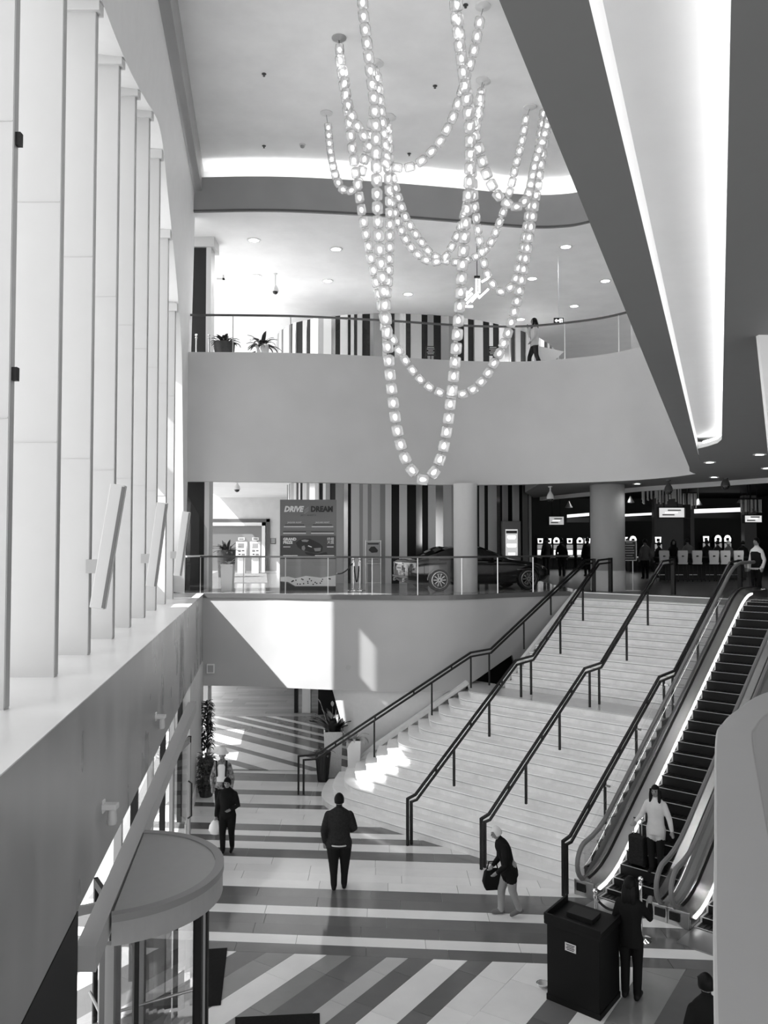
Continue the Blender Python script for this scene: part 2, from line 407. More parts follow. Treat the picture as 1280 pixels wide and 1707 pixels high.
mb = MB(); mb.loft([[(a,b,BOT-.14),(a,b,BOT),(a-.10,b-.06,BOT),(a-.10,b-.06,BOT-.14)] for a, b in ((6.2,32.7),(8.28,26.7),(10.57,22.9),(14,17.3))]); put('trim_4', mb, mat('light_trim', .6, .5), kind=KS)
# ---- mezzanine floor slab and its fascia
ME = [(-5.3,22.5),(-3.6,22.35),(-2.36,22.05),(-.6,21.7),(1.1,21.55),(2.4,21.85),(3.5,22.5),(4.6,23.0),(5.55,23.35)]
MEP = smoothpath([(a,b*K,MIDZ) for a, b in ME], 6)
LOWZ = 2.38
def fasc_bottom(x):
    if x < 2.3: return LOWZ
    return lerp(2.5, 3.3, (x-2.3)/1.5) if x < 3.8 else 2.6
mb = MB()
mb.loft([[(p.x,p.y,fasc_bottom(p.x)) for p in MEP],[(p.x,p.y,MIDZ-.10) for p in MEP]], False)
mb.loft([[(p.x,p.y,fasc_bottom(p.x)) for p in MEP],[(p.x,p.y+.35,fasc_bottom(p.x)) for p in MEP]], False)
put('wall_mezzanine_fascia', mb, mat('fascia_grey_plaster', .44, .4, mottled=.05, scale=1.1), kind=KS, smooth=True)
mb = MB(); mb.loft([[(p.x,p.y-.03,MIDZ-.11) for p in MEP],[(p.x,p.y-.03,MIDZ+.02) for p in MEP],[(p.x,p.y+.1,MIDZ+.02) for p in MEP],[(p.x,p.y+.1,MIDZ-.11) for p in MEP]], False)
put('trim_5', mb, mat('slab_edge_metal', .16, .4, metal=.5), kind=KS)
TH = math.radians(42.3); US = Vector((math.sin(TH), math.cos(TH), 0)); TS = Vector((math.cos(TH), -math.sin(TH), 0))
def SA(s, a, z=0): return US*s+TS*a+Vector((0,0,z))
tl = SA(22.5,-12.55); tr = SA(22.5,-7.95); e1 = SA(23.6,-7.95); e2 = SA(23.6,-4.2)
MF = [(p.x,p.y+.06) for p in MEP]+[(tl.x,tl.y),(tr.x,tr.y),(e1.x,e1.y),(e2.x,e2.y),(22,12),(22,51),(-9.4,51),(-6.6,26.3),(-6.6,24.05)]
tilef = mat('mezzanine_marble', .28, .14, var=.05, scale=2)
mb = MB(); n = len(MF); mb.mesh([(a,b,MIDZ) for a, b in MF]+[(a,b,MIDZ-.2) for a, b in MF], [tuple(range(n)),tuple(range(2*n-1,n-1,-1))]+[(i,(i+1)%n,(i+1)%n+n,i+n) for i in range(n)])
put('floor_mezzanine', mb, tilef, kind=KS)
# wing wall under the fascia beside the stairs
mb = MB(); WW = [p for p in MEP if -1.6 < p.x < 2.5]
bx = [(-1.35,LOWZ),(-.75,0)]
pts_t = [(max(p.x,-1.45),p.y+.12,LOWZ+.02) for p in WW]; pts_b = [(max(p.x,-.78),p.y+.12,0) for p in WW]
mb.loft([pts_b,pts_t], False); mb.loft([[(pts_b[0][0]+.0,pts_b[0][1],0),(pts_t[0][0],pts_t[0][1],LOWZ)],[(pts_b[0][0]+.25,pts_b[0][1]+1.6,0),(pts_t[0][0]+.25,pts_t[0][1]+1.6,LOWZ)]], False)
put('wall_stair_wing', mb, mat('wing_white', .66, .45, var=.03), kind=KS, smooth=True)
mb = MB(); mb.mesh([(2.2,24.1,0),(6.4,26.0,0),(6.4,26.0,4.9),(2.2,24.1,4.9)], [(0,1,2,3)]); put('stair_void_shade', mb, darkp, kind=KS)  # dark sheet stands in for the shaded void below the upper flight
# soffit above the ground lobby (slab underside) and lobby walls behind
mb = MB(); mb.mesh([(-6.5,24.4,LOWZ+.02),(-1.2,24.0,LOWZ+.02),(-1.2,51,LOWZ+.02),(-9.3,51,LOWZ+.02)], [(0,1,2,3)]); put('ceiling_lobby', mb, white, kind=KS)
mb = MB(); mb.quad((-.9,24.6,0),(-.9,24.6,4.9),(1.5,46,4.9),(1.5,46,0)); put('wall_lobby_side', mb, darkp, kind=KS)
mb = MB(); mb.quad((-14,46,0),(4,46,0),(4,46,5),(-14,46,5)); put('wall_lobby_back', mb, greyp, kind=KS)
# dark pier with light jamb, all storeys
mb = MB(); mb.box((-6.6,25.8,0),(-5.55,26.4,15.7)); put('wall_dark_pier', mb, darkp, kind=KS)
mb = MB(); mb.box((-5.55,25.75,0),(-5.40,26.3,15.9)); mb.box((-6.7,25.7,15.7),(-5.3,26.5,16.02)); put('trim_6', mb, mat('jamb_grey', .5, .4), kind=KS)
# round columns of the mezzanine
def column(name, x, y, r, z0, z1, m):
    mb = MB(); mb.lathe([(r,z0),(r,z1)], (x,y,0), 40); return put(name, mb, m, kind=KS, smooth=True)
colm = mat('column_paint', .52, .5, var=.02)
c1 = column('column_slim', *onZ(776,986,MIDZ)[:2], .36, MIDZ, BOT, colm)
p = onZ(1011,985,MIDZ)
c2 = column('column_round', p.x+.1, p.y+.2, .52, MIDZ, BOT, mat('column_grey', .24, .5, var=.02))
mb = MB(); mb.lathe([(.53,MIDZ),(.53,MIDZ+.62)], (p.x+.1,p.y+.2,0), 40); put('column_base', mb, mat('column_marble', .5, .2, var=.06, scale=3), c2, smooth=True)
# lower left wall: glazed storefront under the ledge
def lowX(Y): return ledgeX(Y)-.03
mb = MB()
mb.loft([[(lowX(Y)+.0,Y,2.5),(lowX(Y)+.19,Y,2.5),(lowX(Y)+.19,Y,2.74),(lowX(Y)+.0,Y,2.74)] for Y in (7.9,19.8)]); put('trim_7', mb, mat('transom_paint', .45, .45), kind=KS)
LW = MB(); LW.loft([[(lowX(Y)-.30,Y,3.0),(lowX(Y)-.05,Y,3.0),(lowX(Y)-.05,Y,3.12),(lowX(Y)-.30,Y,3.12)] for Y in (-2,24.2)]); put('wall_left_lower', LW, mat('lower_wall_paint', .5, .5, mottled=.08, scale=2), kind=KS); LWO = bpy.data.objects['wall_left_lower']
# posts and panes of the storefront
posts = [1.5,3.2,4.9,6.55,7.9,11.2,12.6,14.4,16.2,17.9,19.6]
for i, Y in enumerate(posts):
    mb = MB(); mb.box((lowX(Y)-.22,Y-.035,0),(lowX(Y)-.12,Y+.035,3.05)); put('mullion', mb, alu if i % 2 else darkp, LWO)
for i, (a, b) in enumerate(zip(posts, posts[1:])):
    if a == 7.9: continue
    mb = MB(); mb.quad((lowX(a)-.17,a+.06,.05),(lowX(b)-.17,b-.06,.05),(lowX(b)-.17,b-.06,2.62),(lowX(a)-.17,a+.06,2.62)); put('pane', mb, darkp if a in (4.9,6.55) else glass, LWO)
    mb = MB(); mb.quad((lowX(a)-.17,a+.06,2.64),(lowX(b)-.17,b-.06,2.64),(lowX(b)-.17,b-.06,3.08),(lowX(a)-.17,a+.06,3.08)); put('transom_pane', mb, glass, LWO)
mb = MB(); mb.loft([[(lowX(Y)-.1,Y,0),(lowX(Y)+.03,Y,0),(lowX(Y)+.03,Y,3.08),(lowX(Y)-.1,Y,3.08)] for Y in (5.75,7.85)]); put('dark_panel', mb, darkp, LWO)
mb = MB(); mb.box((lowX(5.6)-.1,5.5,0),(lowX(5.6)+.05,5.7,3.08)); put('mullion', mb, blackm, LWO)
# solid pier at the far end of the lower wall, with baseboard
mb = MB(); mb.loft([[(lowX(Y)-.3,Y,0),(lowX(Y)+.05,Y,0),(lowX(Y)+.05,Y,3.1),(lowX(Y)-.3,Y,3.1)] for Y in (19.7,24.2)]); put('wall_left_pier', mb, mat('pier_paint', .55, .45, mottled=.06, scale=2), kind=KS)
mb = MB(); mb.loft([[(lowX(Y)+.05,Y,0),(lowX(Y)+.08,Y,0),(lowX(Y)+.08,Y,.3),(lowX(Y)+.05,Y,.3)] for Y in (18.5,24.2)]); put('baseboard_left', mb, white, kind=KS)
# far window of the ground lobby and of the mezzanine (left of the pier)
mb = MB(); mb.quad((-6.6,26.2,0),(-6.9,28.6,0),(-6.9,28.6,4.9),(-6.6,26.2,4.9)); put('window_13', mb, glass, kind=KS)
mb = MB(); mb.quad((-6.65,26.2,5),(-9.2,44,5),(-9.2,44,8.78),(-6.65,26.2,8.78)); put('window_14', mb, glass, kind=KS)
mb = MB(); mb.quad((-6.65,26.2,TOPZ),(-9.2,44,TOPZ),(-9.2,44,16),(-6.65,26.2,16)); put('window_15', mb, glass, kind=KS)
# enclosing walls out of the light: right side, casino
mb = MB(); mb.quad((21.9,-6,0),(21.9,51,0),(21.9,51,17.6),(21.9,-6,17.6)); put('wall_right', mb, greyp, kind=KS)
mb = MB(); mb.quad((-14,50.9,0),(22,50.9,0),(22,50.9,16.1),(-14,50.9,16.1)); put('wall_back', mb, greyp, kind=KS)
# parapet and floor edge beside the photographer
PO = smoothpath([(-2.2,-5.5,0),(-.4,-1.0,0),(0.03,0.05,0),(.31,.80,0),(.50,1.28,0),(.76,1.93,0),(.84,2.09,0),(.95,2.26,0),(1.18,2.55,0),(1.7,2.95,0),(2.6,3.3,0),(4.5,3.5,0)], 6)
mb = MB(); rings = []
for i, q in enumerate(PO):
    d = (PO[min(i+1,len(PO)-1)]-PO[max(i-1,0)]).normalized(); nr = Vector((d.y,-d.x,0)); w = .08
    rings.append([(q.x,q.y,4.4),(q.x,q.y,6.05),(q.x+nr.x*w,q.y+nr.y*w,6.05),(q.x+nr.x*w,q.y+nr.y*w,4.4)])
mb.loft(rings); put('wall_parapet', mb, mat('parapet_paint', .33, .5, var=.02, scale=6), kind=KS, bevel=.004)
NF = [(q.x+.02,q.y-.02) for q in PO]+[(4.5,-5.5)]
mb = MB(); n = len(NF); mb.mesh([(a,b,4.98) for a, b in NF], [tuple(range(n))]); put('floor_bridge', mb, mat('bridge_stone', .45, .3, var=.05, scale=5), kind=KS)
# slanted white strut at the right edge
mb = MB(); mb.loft([[(3.17,7.0,8.25),(3.5,7.0,8.25),(3.5,7.05,8.25),(3.17,7.05,8.25)],[(3.42,7.0,5.4),(3.9,7.0,5.4),(3.9,7.05,5.4),(3.42,7.05,5.4)]]); put('trim_8', mb, white, kind=KS)

# unseen canopy added to block sun; unseen panel added to shape the sun patch
mb = MB(); mb.loft([[(ledgeX(Y)-.5,Y,3.3),(ledgeX(Y)-3.2,Y,3.3),(ledgeX(Y)-3.2,Y,3.5),(ledgeX(Y)-.5,Y,3.5)] for Y in (-6,24.1)]); put('sun_block_canopy', mb, greyp, kind=KS)
mb = MB(); mb.loft([[(tipX(Y)-.97,Y,5.0),(tipX(Y)-.97,Y,6.55)] for Y in (21.8,24.1)], False); put('sun_block_panel', mb, greyp, kind=KS)

mb = MB(); mb.quad((-6.9,28.6,0),(-9,46,0),(-9,46,4.9),(-6.9,28.6,4.9)); put('window_16', mb, frost, kind=KS)  # unseen frosted glazing added to fill the dark ground lobby with daylight
# ============================================================ striped stone floor, tile by tile
tw = mat('floor_white_marble', .80, .10, var=.05, scale=1.4, objvar=.05)
tg = mat('floor_grey_stone', .15, .11, var=.06, scale=2.5, objvar=.10)
tm = mat('floor_mid_grey', .27, .12, var=.05, scale=2.5, objvar=.08)
tl_ = mat('floor_pale_grey', .48, .12, var=.06, scale=1.6, objvar=.05)
def clip(poly, nx, ny, c):   # keep nx*x+ny*y <= c
    out = []
    for i in range(len(poly)):
        a, b = poly[i], poly[(i+1) % len(poly)]; da = nx*a[0]+ny*a[1]-c; db = nx*b[0]+ny*b[1]-c
        if da <= 0: out.append(a)
        if (da < 0 < db) or (db < 0 < da):
            t = da/(da-db); out.append((a[0]+(b[0]-a[0])*t, a[1]+(b[1]-a[1])*t))
    return out
def area(p): return abs(sum(p[i][0]*p[(i+1)%len(p)][1]-p[(i+1)%len(p)][0]*p[i][1] for i in range(len(p))))/2
def tile(poly, m, nm='tile'):
    if len(poly) < 3 or area(poly) < .01: return
    cx = sum(p[0] for p in poly)/len(poly); cy = sum(p[1] for p in poly)/len(poly)
    sh = []
    for p in poly:
        d = math.hypot(p[0]-cx,p[1]-cy); k = max(.5,1-.004/max(d,.01)); sh.append((cx+(p[0]-cx)*k,cy+(p[1]-cy)*k))
    mb = MB(); mb.prism(sh, -.012, 0.0); put(nm, mb, m, FLOOR)
rng = random.Random(3)
SLP = .08; rn = math.hypot(1,SLP)
def rows(vs, shades, x0, x1, clips=()):
    for (va, vb), m in zip(zip(vs, vs[1:]), shades):
        hi, lo = max(va,vb), min(va,vb); sub = 1 if hi-lo < .62 else int(round((hi-lo)/.40))
        for k in range(sub):
            a, b = lerp(lo,hi,k/sub), lerp(lo,hi,(k+1)/sub); x = x0-rng.random()*1.2
            while x < x1:
                L = rng.choice((1.3,1.5,1.8,2.1)); xa, xb = max(x,x0), min(x+L,x1)
                if xb-xa > .05:
                    p = [(xa,a-SLP*xa),(xb,a-SLP*xb),(xb,b-SLP*xb),(xa,b-SLP*xa)]
                    for c in clips: p = clip(p,*c)
                    tile(p, m)
                x += L
def vrow(y): p = onZ(480,y,0); return p.y+SLP*p.x
ys = [1589,1573,1558,1524,1510,1480,1430,1416,1404,1394.5,1386,1375,1348,1341,1326,1318,1303,1290,1284]
sh = [tg,tw,tg,tw,tg,tw,tg,tw,tg,tw,tg,tw,tg,tw,tg,tw,tg,tw]
V0 = vrow(1589); V1 = vrow(1284)
# rows stop a little inside the first stair tread
cs = (US.x,US.y,14.5)
rows([vrow(y) for y in ys], sh, -5.4, 6.4, [(0,1,23.9),(1,1,27.5)])
# right hand side near the podium and escalators
rows([V0,V0+.75,V0+1.5], [tg,tm], 6.42, 9.0)
# near diagonal stripes
dx = [(-5.2,tg),(-4.2,tw),(-3.6,tg),(-2.9,tm),(-2.6,tw),(-2.34,tg),(-1.87,tm),(-1.41,tw),(-.9,tm),(-.51,tg),(.04,tl_),(.38,tg),(.77,tw),(1.3,tg),(1.68,tw),(2.2,tw),(2.96,tg),(3.5,tw),(3.95,tm),(4.6,tg),(5.1,tw),(5.6,tg),(6.2,None)]
D = Vector((.5525,.8335)); Nn = Vector((.8335,-.5525))
for (xa, m), (xb, _) in zip(dx, dx[1:]):
    P0 = Vector((xa,V0-SLP*xa)); P1 = Vector((xb,V0-SLP*xb)); wa, wb = P0.dot(Nn), P1.dot(Nn); t1 = max(P0.dot(D),P1.dot(D))+.6
    t = t1+rng.random()*.5; 
    while t > t1-5.2:
        L = rng.choice((1.0,1.3,1.6)); p = [tuple(D*a+Nn*b) for a, b in ((t-L,wa),(t,wa),(t,wb),(t-L,wb))]
        p = clip(p, SLP, 1, V0-.002); p = clip(p, -1, 0, 4.6); tile(p, m); t -= L
# far diagonal stripes in the lobby
fb = [(14.0,tg),(14.78,tw),(15.1,tg),(15.45,tw),(16.2,tg),(16.5,tw),(17.15,tg),(17.72,tw),(18.02,tg),(18.65,tw),(18.88,tg),(19.3,tw),(19.53,tg),(20.05,tw),(20.3,tg),(20.9,tg),(21.6,tg),(22.3,None)]
D2 = Vector((.736,-.677)); N2 = Vector((.677,.736))
for (wa, m), (wb, _) in zip(fb, fb[1:]):
    t = -28.0-rng.random()
    while t < -15.5:
        L = 1.9; p = [tuple(D2*a+N2*b) for a, b in ((t,wa),(t+L,wa),(t+L,wb),(t,wb))]
        p = clip(p, -SLP, -1, -V1); p = clip(p, 0, 1, 31.3); p = clip(p, 1, 0, -.3); p = clip(p, -1, 0, 7.5); tile(p, m); t += L
# grey-brown planks beyond
pk = mat('lobby_plank', .30, .35, var=.25, scale=1.5, objvar=.22, stretch=(.6,6,1))
y = 31.32
while y < 40.5:
    x = -8.5+rng.random()
    while x < 1.2:
        L = rng.choice((1.2,1.6,2.2)); tile([(x,y),(min(x+L,1.2),y),(min(x+L,1.2),y+.45),(x,y+.45)], pk, 'plank'); x += L
    y += .45
# ============================================================ grand staircase
marble = mat('stair_marble', .84, .28, var=.06, scale=2.2, objvar=.03)
marble2 = mat('riser_marble', .78, .3, var=.10, scale=3.5, objvar=.05)
nosm = mat('nosing_shadow_grey', .22, .5)  # dark strip below each tread stands for its shadow on the riser
stair = thing('grand_staircase', 'wide pale marble staircase with curved lower treads rising to the mezzanine', 'staircase', SA(16,-11,0))
AR = -8.0
def nosing(n, push=0.0):
    s = 14.18+.269*(n-1)-push; xl = -1.56+.275*(n-1)-push*.8; r = lerp(1.7,.4,(n-1)/14)
    cx = xl+r; cy = (s+r-US.x*cx)/US.y
    c = Vector((cx,cy,0)); ang0 = math.atan2(-US.y,-US.x); P = []
    tan = c-US*r; p0 = SA(s, AR); L = (tan-p0).length
    for k in range(9): P.append(p0.lerp(tan, k/8))
    a1 = -PI
    for k in range(1,11): P.append(c+Vector((math.cos(lerp(ang0,a1,k/10)), math.sin(lerp(ang0,a1,k/10)),0))*r)
    yend = max(22.5+.078*(n-1), cy+.1)
    P.append(Vector((xl+.02,lerp(cy,yend,.5),0))); P.append(Vector((xl+.10,yend,0)))
    return P
RZ = .17
def stepmesh(front, back, ztop, h, nose=.022):
    T = MB(); R = MB()
    fz = lambda P, z: [(p.x,p.y,z) for p in P]
    T.loft([fz(front,ztop-.03),fz(front,ztop),fz(back,ztop),fz(back,ztop-.03)], False)
    return T
for n in range(1,15):
    z = RZ*n; T = MB(); f = nosing(n,.022); b = nosing(n+1,-.03); fz = lambda P, q: [(p.x,p.y,q) for p in P]
    T.loft([fz(b,z-.03),fz(f,z-.03),fz(f,z-.006),fz(nosing(n,.016),z),fz(b,z)], False)
    st = put('tread', T, marble, stair, smooth=True)
    G = MB(); g_ = nosing(n,.004); G.loft([fz(g_,z-.046),fz(g_,z-.03)], False); put('nosing_shadow', G, nosm, st)
    R = MB(); f = nosing(n); R.loft([fz(f,z-RZ),fz(f,z-.03)], False); put('riser', R, marble2, st, smooth=True)
# landing
zl = RZ*15; f = nosing(15,.022); mb = MB()
P = [(p.x,p.y) for p in f]
back = [SA(19.05,-12.9),SA(19.05,AR)]
poly = P+[(2.6,23.9),(back[0].x-.2,back[0].y+.6),(back[0].x,back[0].y),(back[1].x,back[1].y)]
mb.prism(poly, zl-.03, zl); ld = put('landing', mb, mat('landing_marble', .55, .16, var=.06, scale=2), stair)
R = MB(); f = nosing(15); R.loft([[(p.x,p.y,zl-RZ) for p in f],[(p.x,p.y,zl-.03) for p in f]], False); put('riser', R, marble2, ld, smooth=True)
# upper flight
for k in range(1,15):
    z = zl+.175*k; s = 18.98+.2708*(k-1); al = -12.85+.3*(k-1)/13
    T = MB(); c0, c1, d0, d1 = SA(s-.022,al), SA(s-.022,AR), SA(s+.30,al), SA(s+.30,AR)
    if k == 14: d0, d1 = SA(s+.12,al), SA(s+.12,AR)
    T.prism([c0[:2],c1[:2],d1[:2],d0[:2]], z-.03, z); st = put('tread', T, marble, stair)
    G = MB(); q0, q1 = SA(s-.004,al), SA(s-.004,AR); G.quad((q0.x,q0.y,z-.046),(q1.x,q1.y,z-.046),(q1.x,q1.y,z-.03),(q0.x,q0.y,z-.03)); put('nosing_shadow', G, nosm, st)
    R = MB(); c0, c1 = SA(s,al), SA(s,AR); R.quad((c0.x,c0.y,z-.175),(c1.x,c1.y,z-.175),(c1.x,c1.y,z-.03),(c0.x,c0.y,z-.03))
    d0 = SA(s+.31,al); R.quad((c0.x,c0.y,z-.175),(c0.x,c0.y,z-.03),(d0.x,d0.y,z-.03),(d0.x,d0.y,z-.175)); put('riser', R, marble2, st)
# stringers
mb = MB(); pa = [(-1.0,22.55,.35),(-.2,22.75,1.0),(1.1,22.95,1.85),(2.3,23.25,2.62)]
mb.bar([Vector(p) for p in pa], .22, .10); put('stringer', mb, mat('stringer_white', .75, .35), stair)
mb = MB(); mb.bar([SA(18.95,-12.92,2.62),SA(22.5,-12.62,5.02)], .10, .12); put('stringer', mb, MATS['stringer_white'], stair)
# side of the upper flight towards the escalator
mb = MB(); mb.mesh([SA(14.18,AR,0),SA(18.0,AR,2.4),SA(19.0,AR,2.5),SA(22.6,AR,4.9),SA(22.6,AR,0)], [(0,1,2,3,4)]); put('side_panel', mb, white, stair)
# ============================================================ black handrails
def nz(s):   # walking line height
    if s < 14.18: return 0
    if s < 17.95: return RZ*(1+(s-14.18)/.269)
    if s < 18.98: return zl
    return min(5.0, zl+.175*(1+(s-18.98)/.2708))
def handrail(name, a, label, glassy=False, endpost=True):
    t = thing(name, label, 'handrail', SA(13.75,a,0), group='black handrails of the marble staircase')
    up = [SA(13.72,a,0),SA(13.72,a,.99),SA(13.98,a,1.02),SA(17.92,a,3.50),SA(18.72,a,3.54),SA(22.3,a,5.96),SA(23.0,a,5.99)]
    lo = [SA(13.84,a,0),SA(13.84,a,.90),SA(14.02,a,.90),SA(17.97,a,3.39),SA(18.74,a,3.43),SA(22.33,a,5.85),SA(23.0,a,5.88)]
    mb = MB(); mb.bar(up[1:], .045, .05); mb.bar([up[0],up[1]+Vector((0,0,.02))], .05, .05, up=TS); put('top_rail', mb, blackm, t)
    mb = MB(); mb.bar(lo[1:], .04, .045); mb.bar([lo[0],lo[1]+Vector((0,0,.02))], .05, .05, up=TS); put('lower_rail', mb, blackm, t)
    for s in (15.35,16.75,18.15,18.62,20.1,21.35):
        zr = next(lerp(lo[i].z,lo[i+1].z,(s-lo[i].dot(US))/(lo[i+1].dot(US)-lo[i].dot(US))) for i in range(1,6) if lo[i].dot(US) <= s <= lo[i+1].dot(US))
        mb = MB(); p = SA(s,a); mb.obox((p.x,p.y,(nz(s)+zr)/2), US*.025, TS*.02, (0,0,(zr-nz(s))/2)); po = put('post', mb, blackm, t)
        if glassy:
            for zz in (.25,.75):
                mb = MB(); q = SA(s,a+.06,nz(s)+zz); mb.obox(q, US*.02, TS*.05, (0,0,.02)); put('glass_clamp', mb, steel, po)
    for s in (14.7,16.0,17.3,19.4,20.7,21.9):
        zr = next(lerp(lo[i].z,lo[i+1].z,(s-lo[i].dot(US))/(lo[i+1].dot(US)-lo[i].dot(US))) for i in range(1,6) if lo[i].dot(US) <= s <= lo[i+1].dot(US))
        mb = MB(); p = SA(s,a,zr+.05); mb.obox(p, US*.02, TS*.015, (0,0,.055)); put('spacer', mb, blackm, t)
    mb = MB(); p = SA(23.02,a); mb.obox((p.x,p.y,5.5), US*.05, TS*.05, (0,0,.52)); put('end_post', mb, blackm, t)
    if glassy:
        mb = MB(); P1 = [(14.3,.35),(17.9,2.75),(18.8,2.8),(22.2,5.2)]
        mb.loft([[SA(s,a+.11,z) for s, z in P1],[SA(s,a+.11,z+.62) for s, z in P1]], False); put('glass_panel', mb, glass, t)
handrail('stair_handrail', -11.8, 'black double handrail on the stairs, second from the left')
handrail('stair_handrail', -9.87, 'black double handrail up the middle of the white stairs, third from the left')
handrail('stair_handrail', -8.03, 'black handrail with glass clamps between the stairs and the escalator', True)
# left handrail along the wall
t = thing('stair_handrail', 'black handrail along the curved left side of the stairs, nearest the potted plants', 'handrail', (-2.2,21.7,0), group='black handrails of the marble staircase')
top = SA(22.4,-12.3)
base = [Vector((-2.2,21.7,0)),Vector((-1.75,21.75,0)),Vector((2.35,22.7,0)),Vector((2.95,23.15,0)),top,SA(22.75,-12.2)]
zs = [.98,1.0,3.5,3.54,5.95,5.97]
up = [Vector((p.x,p.y,z)) for p, z in zip(base,zs)]; lo = [p-Vector((0,0,.11)) for p in up]; lo[0] += (up[1]-up[0]).normalized()*.13
for nm, P, w in (('top_rail',up,.045),('lower_rail',lo,.04)):
    mb = MB(); mb.bar(P, w, w+.005); mb.bar([(P[0].x,P[0].y,0),(P[0].x,P[0].y,P[0].z+.02)], .05, .05, up=(0,1,0)); put(nm, mb, blackm, t)
for x, y, z0 in ((622,1260,.85),(716,1200,1.7),(790,1149,2.55),(824,1144,2.55),(890,1084,3.48),(943,1027,4.4)):
    p = onZ(x,y,z0); i = 1 if z0 < 2.5 else (2 if z0 < 2.6 else 3)
    a, b = lo[i], lo[i+1]; k = max(0,min(1,((p-a).to_2d()).dot((b-a).to_2d())/((b-a).to_2d().length_squared))); q = a.lerp(b,k)
    mb = MB(); mb.box((q.x-.022,q.y-.022,z0-.02),(q.x+.022,q.y+.022,q.z)); put('post', mb, blackm, t)
for f in (.12,.37,.62,.87):
    q = lo[1].lerp(lo[2],f); mb = MB(); mb.box((q.x-.02,q.y-.015,q.z),(q.x+.02,q.y+.015,q.z+.11)); put('spacer', mb, blackm, t)
mb = MB(); q = up[-1]; mb.box((q.x-.05,q.y-.05,5.0),(q.x+.05,q.y+.05,q.z+.02)); put('end_post', mb, blackm, t)
# ============================================================ escalators
rubber = mat('black_rubber', .16, .4); stepm = mat('escalator_step_black', .008, .5, spec=.2)
edgeln = mat('step_edge_line', .45, .5); skirt = mat('escalator_steel', .50, .26, metal=.9)
deckm = mat('escalator_deck_satin', .34, .5, metal=.5)
def stepline(s):
    s0, s1 = 14.55, 21.95; k = 5.0/(s1-s0)
    if s <= s0-.5: return 0.0
    if s >= s1+.5: return 5.0
    if s < s0+.5: return k*(s-s0+.5)**2/2.0
    if s > s1-.5: return 5.0-k*(s1+.5-s)**2/2.0
    return k*(s-s0)
def balustrade(t, a, side, s_front=13.75):
    """a = glass line; side=+1: steps lie on the +a side"""
    ss = [13.95+.0]+[14.1+.25*i for i in range(38)]+[23.6]
    hr = [SA(s,a,stepline(s)+.95) for s in ss if s >= 14.15]
    c = SA(14.15,a,.60); news = [SA(14.15+.0-.36*math.sin(q),a,.60+.35*math.cos(q)) for q in [PI*k/10 for k in range(11)]]
    mb = MB(); mb.tube(list(reversed(hr))+news[0:]+[SA(14.5,a,.26)], .045, 8); put('handrail_belt', mb, rubber, t, smooth=True)
    gl = [s for s in ss if s >= 13.9]
    mb = MB(); mb.loft([[SA(s,a,stepline(s)+.28) for s in gl],[SA(s,a,stepline(s)+.92) for s in gl]], False)
    mb.loft([[SA(13.9,a,.30),SA(13.84,a,.5),SA(13.88,a,.80)],[SA(13.95,a,.30),SA(13.95,a,.5),SA(13.95,a,.92)]], False); put('glass_panel', mb, glass, t)
    w = .27
    mb = MB(); mb.loft([[SA(s,a,stepline(s)+.30),SA(s,a+side*w,stepline(s)+.22),SA(s,a+side*w,stepline(s)-.25 if s>14.3 else 0.0)] for s in ss], False, False); dk = put('inner_deck', mb, skirt, t, smooth=True)
    mb = MB(); mb.loft([[SA(s,a-side*.09,stepline(s)+.24),SA(s,a-side*.01,stepline(s)+.31),SA(s,a,stepline(s)+.31)] for s in ss], False, False)
    mb.loft([[SA(s,a-side*.09,stepline(s)+.24) for s in ss],[SA(s,a-side*.09,max(0,stepline(s)-.45)) for s in ss]], False); put('outer_deck', mb, deckm, t, smooth=True)
    mb = MB(); mb.loft([[SA(s,a+side*.03,stepline(s)+.305),SA(s,a+side*.075,stepline(s)+.29)] for s in ss[1:]], False, False); put('deck_groove', mb, blackm, t)
    mb = MB(); mb.obox(SA(13.95,a+side*.05,.14), US*.02, TS*.20, (0,0,.14)); put('newel_cap', mb, steel, t, bevel=.01)
    mb = MB(); mb.obox(SA(13.92,a-side*.0,.16), US*.012, TS*.09, (0,0,.07)); put('handrail_inlet', mb, blackm, t)
    return dk
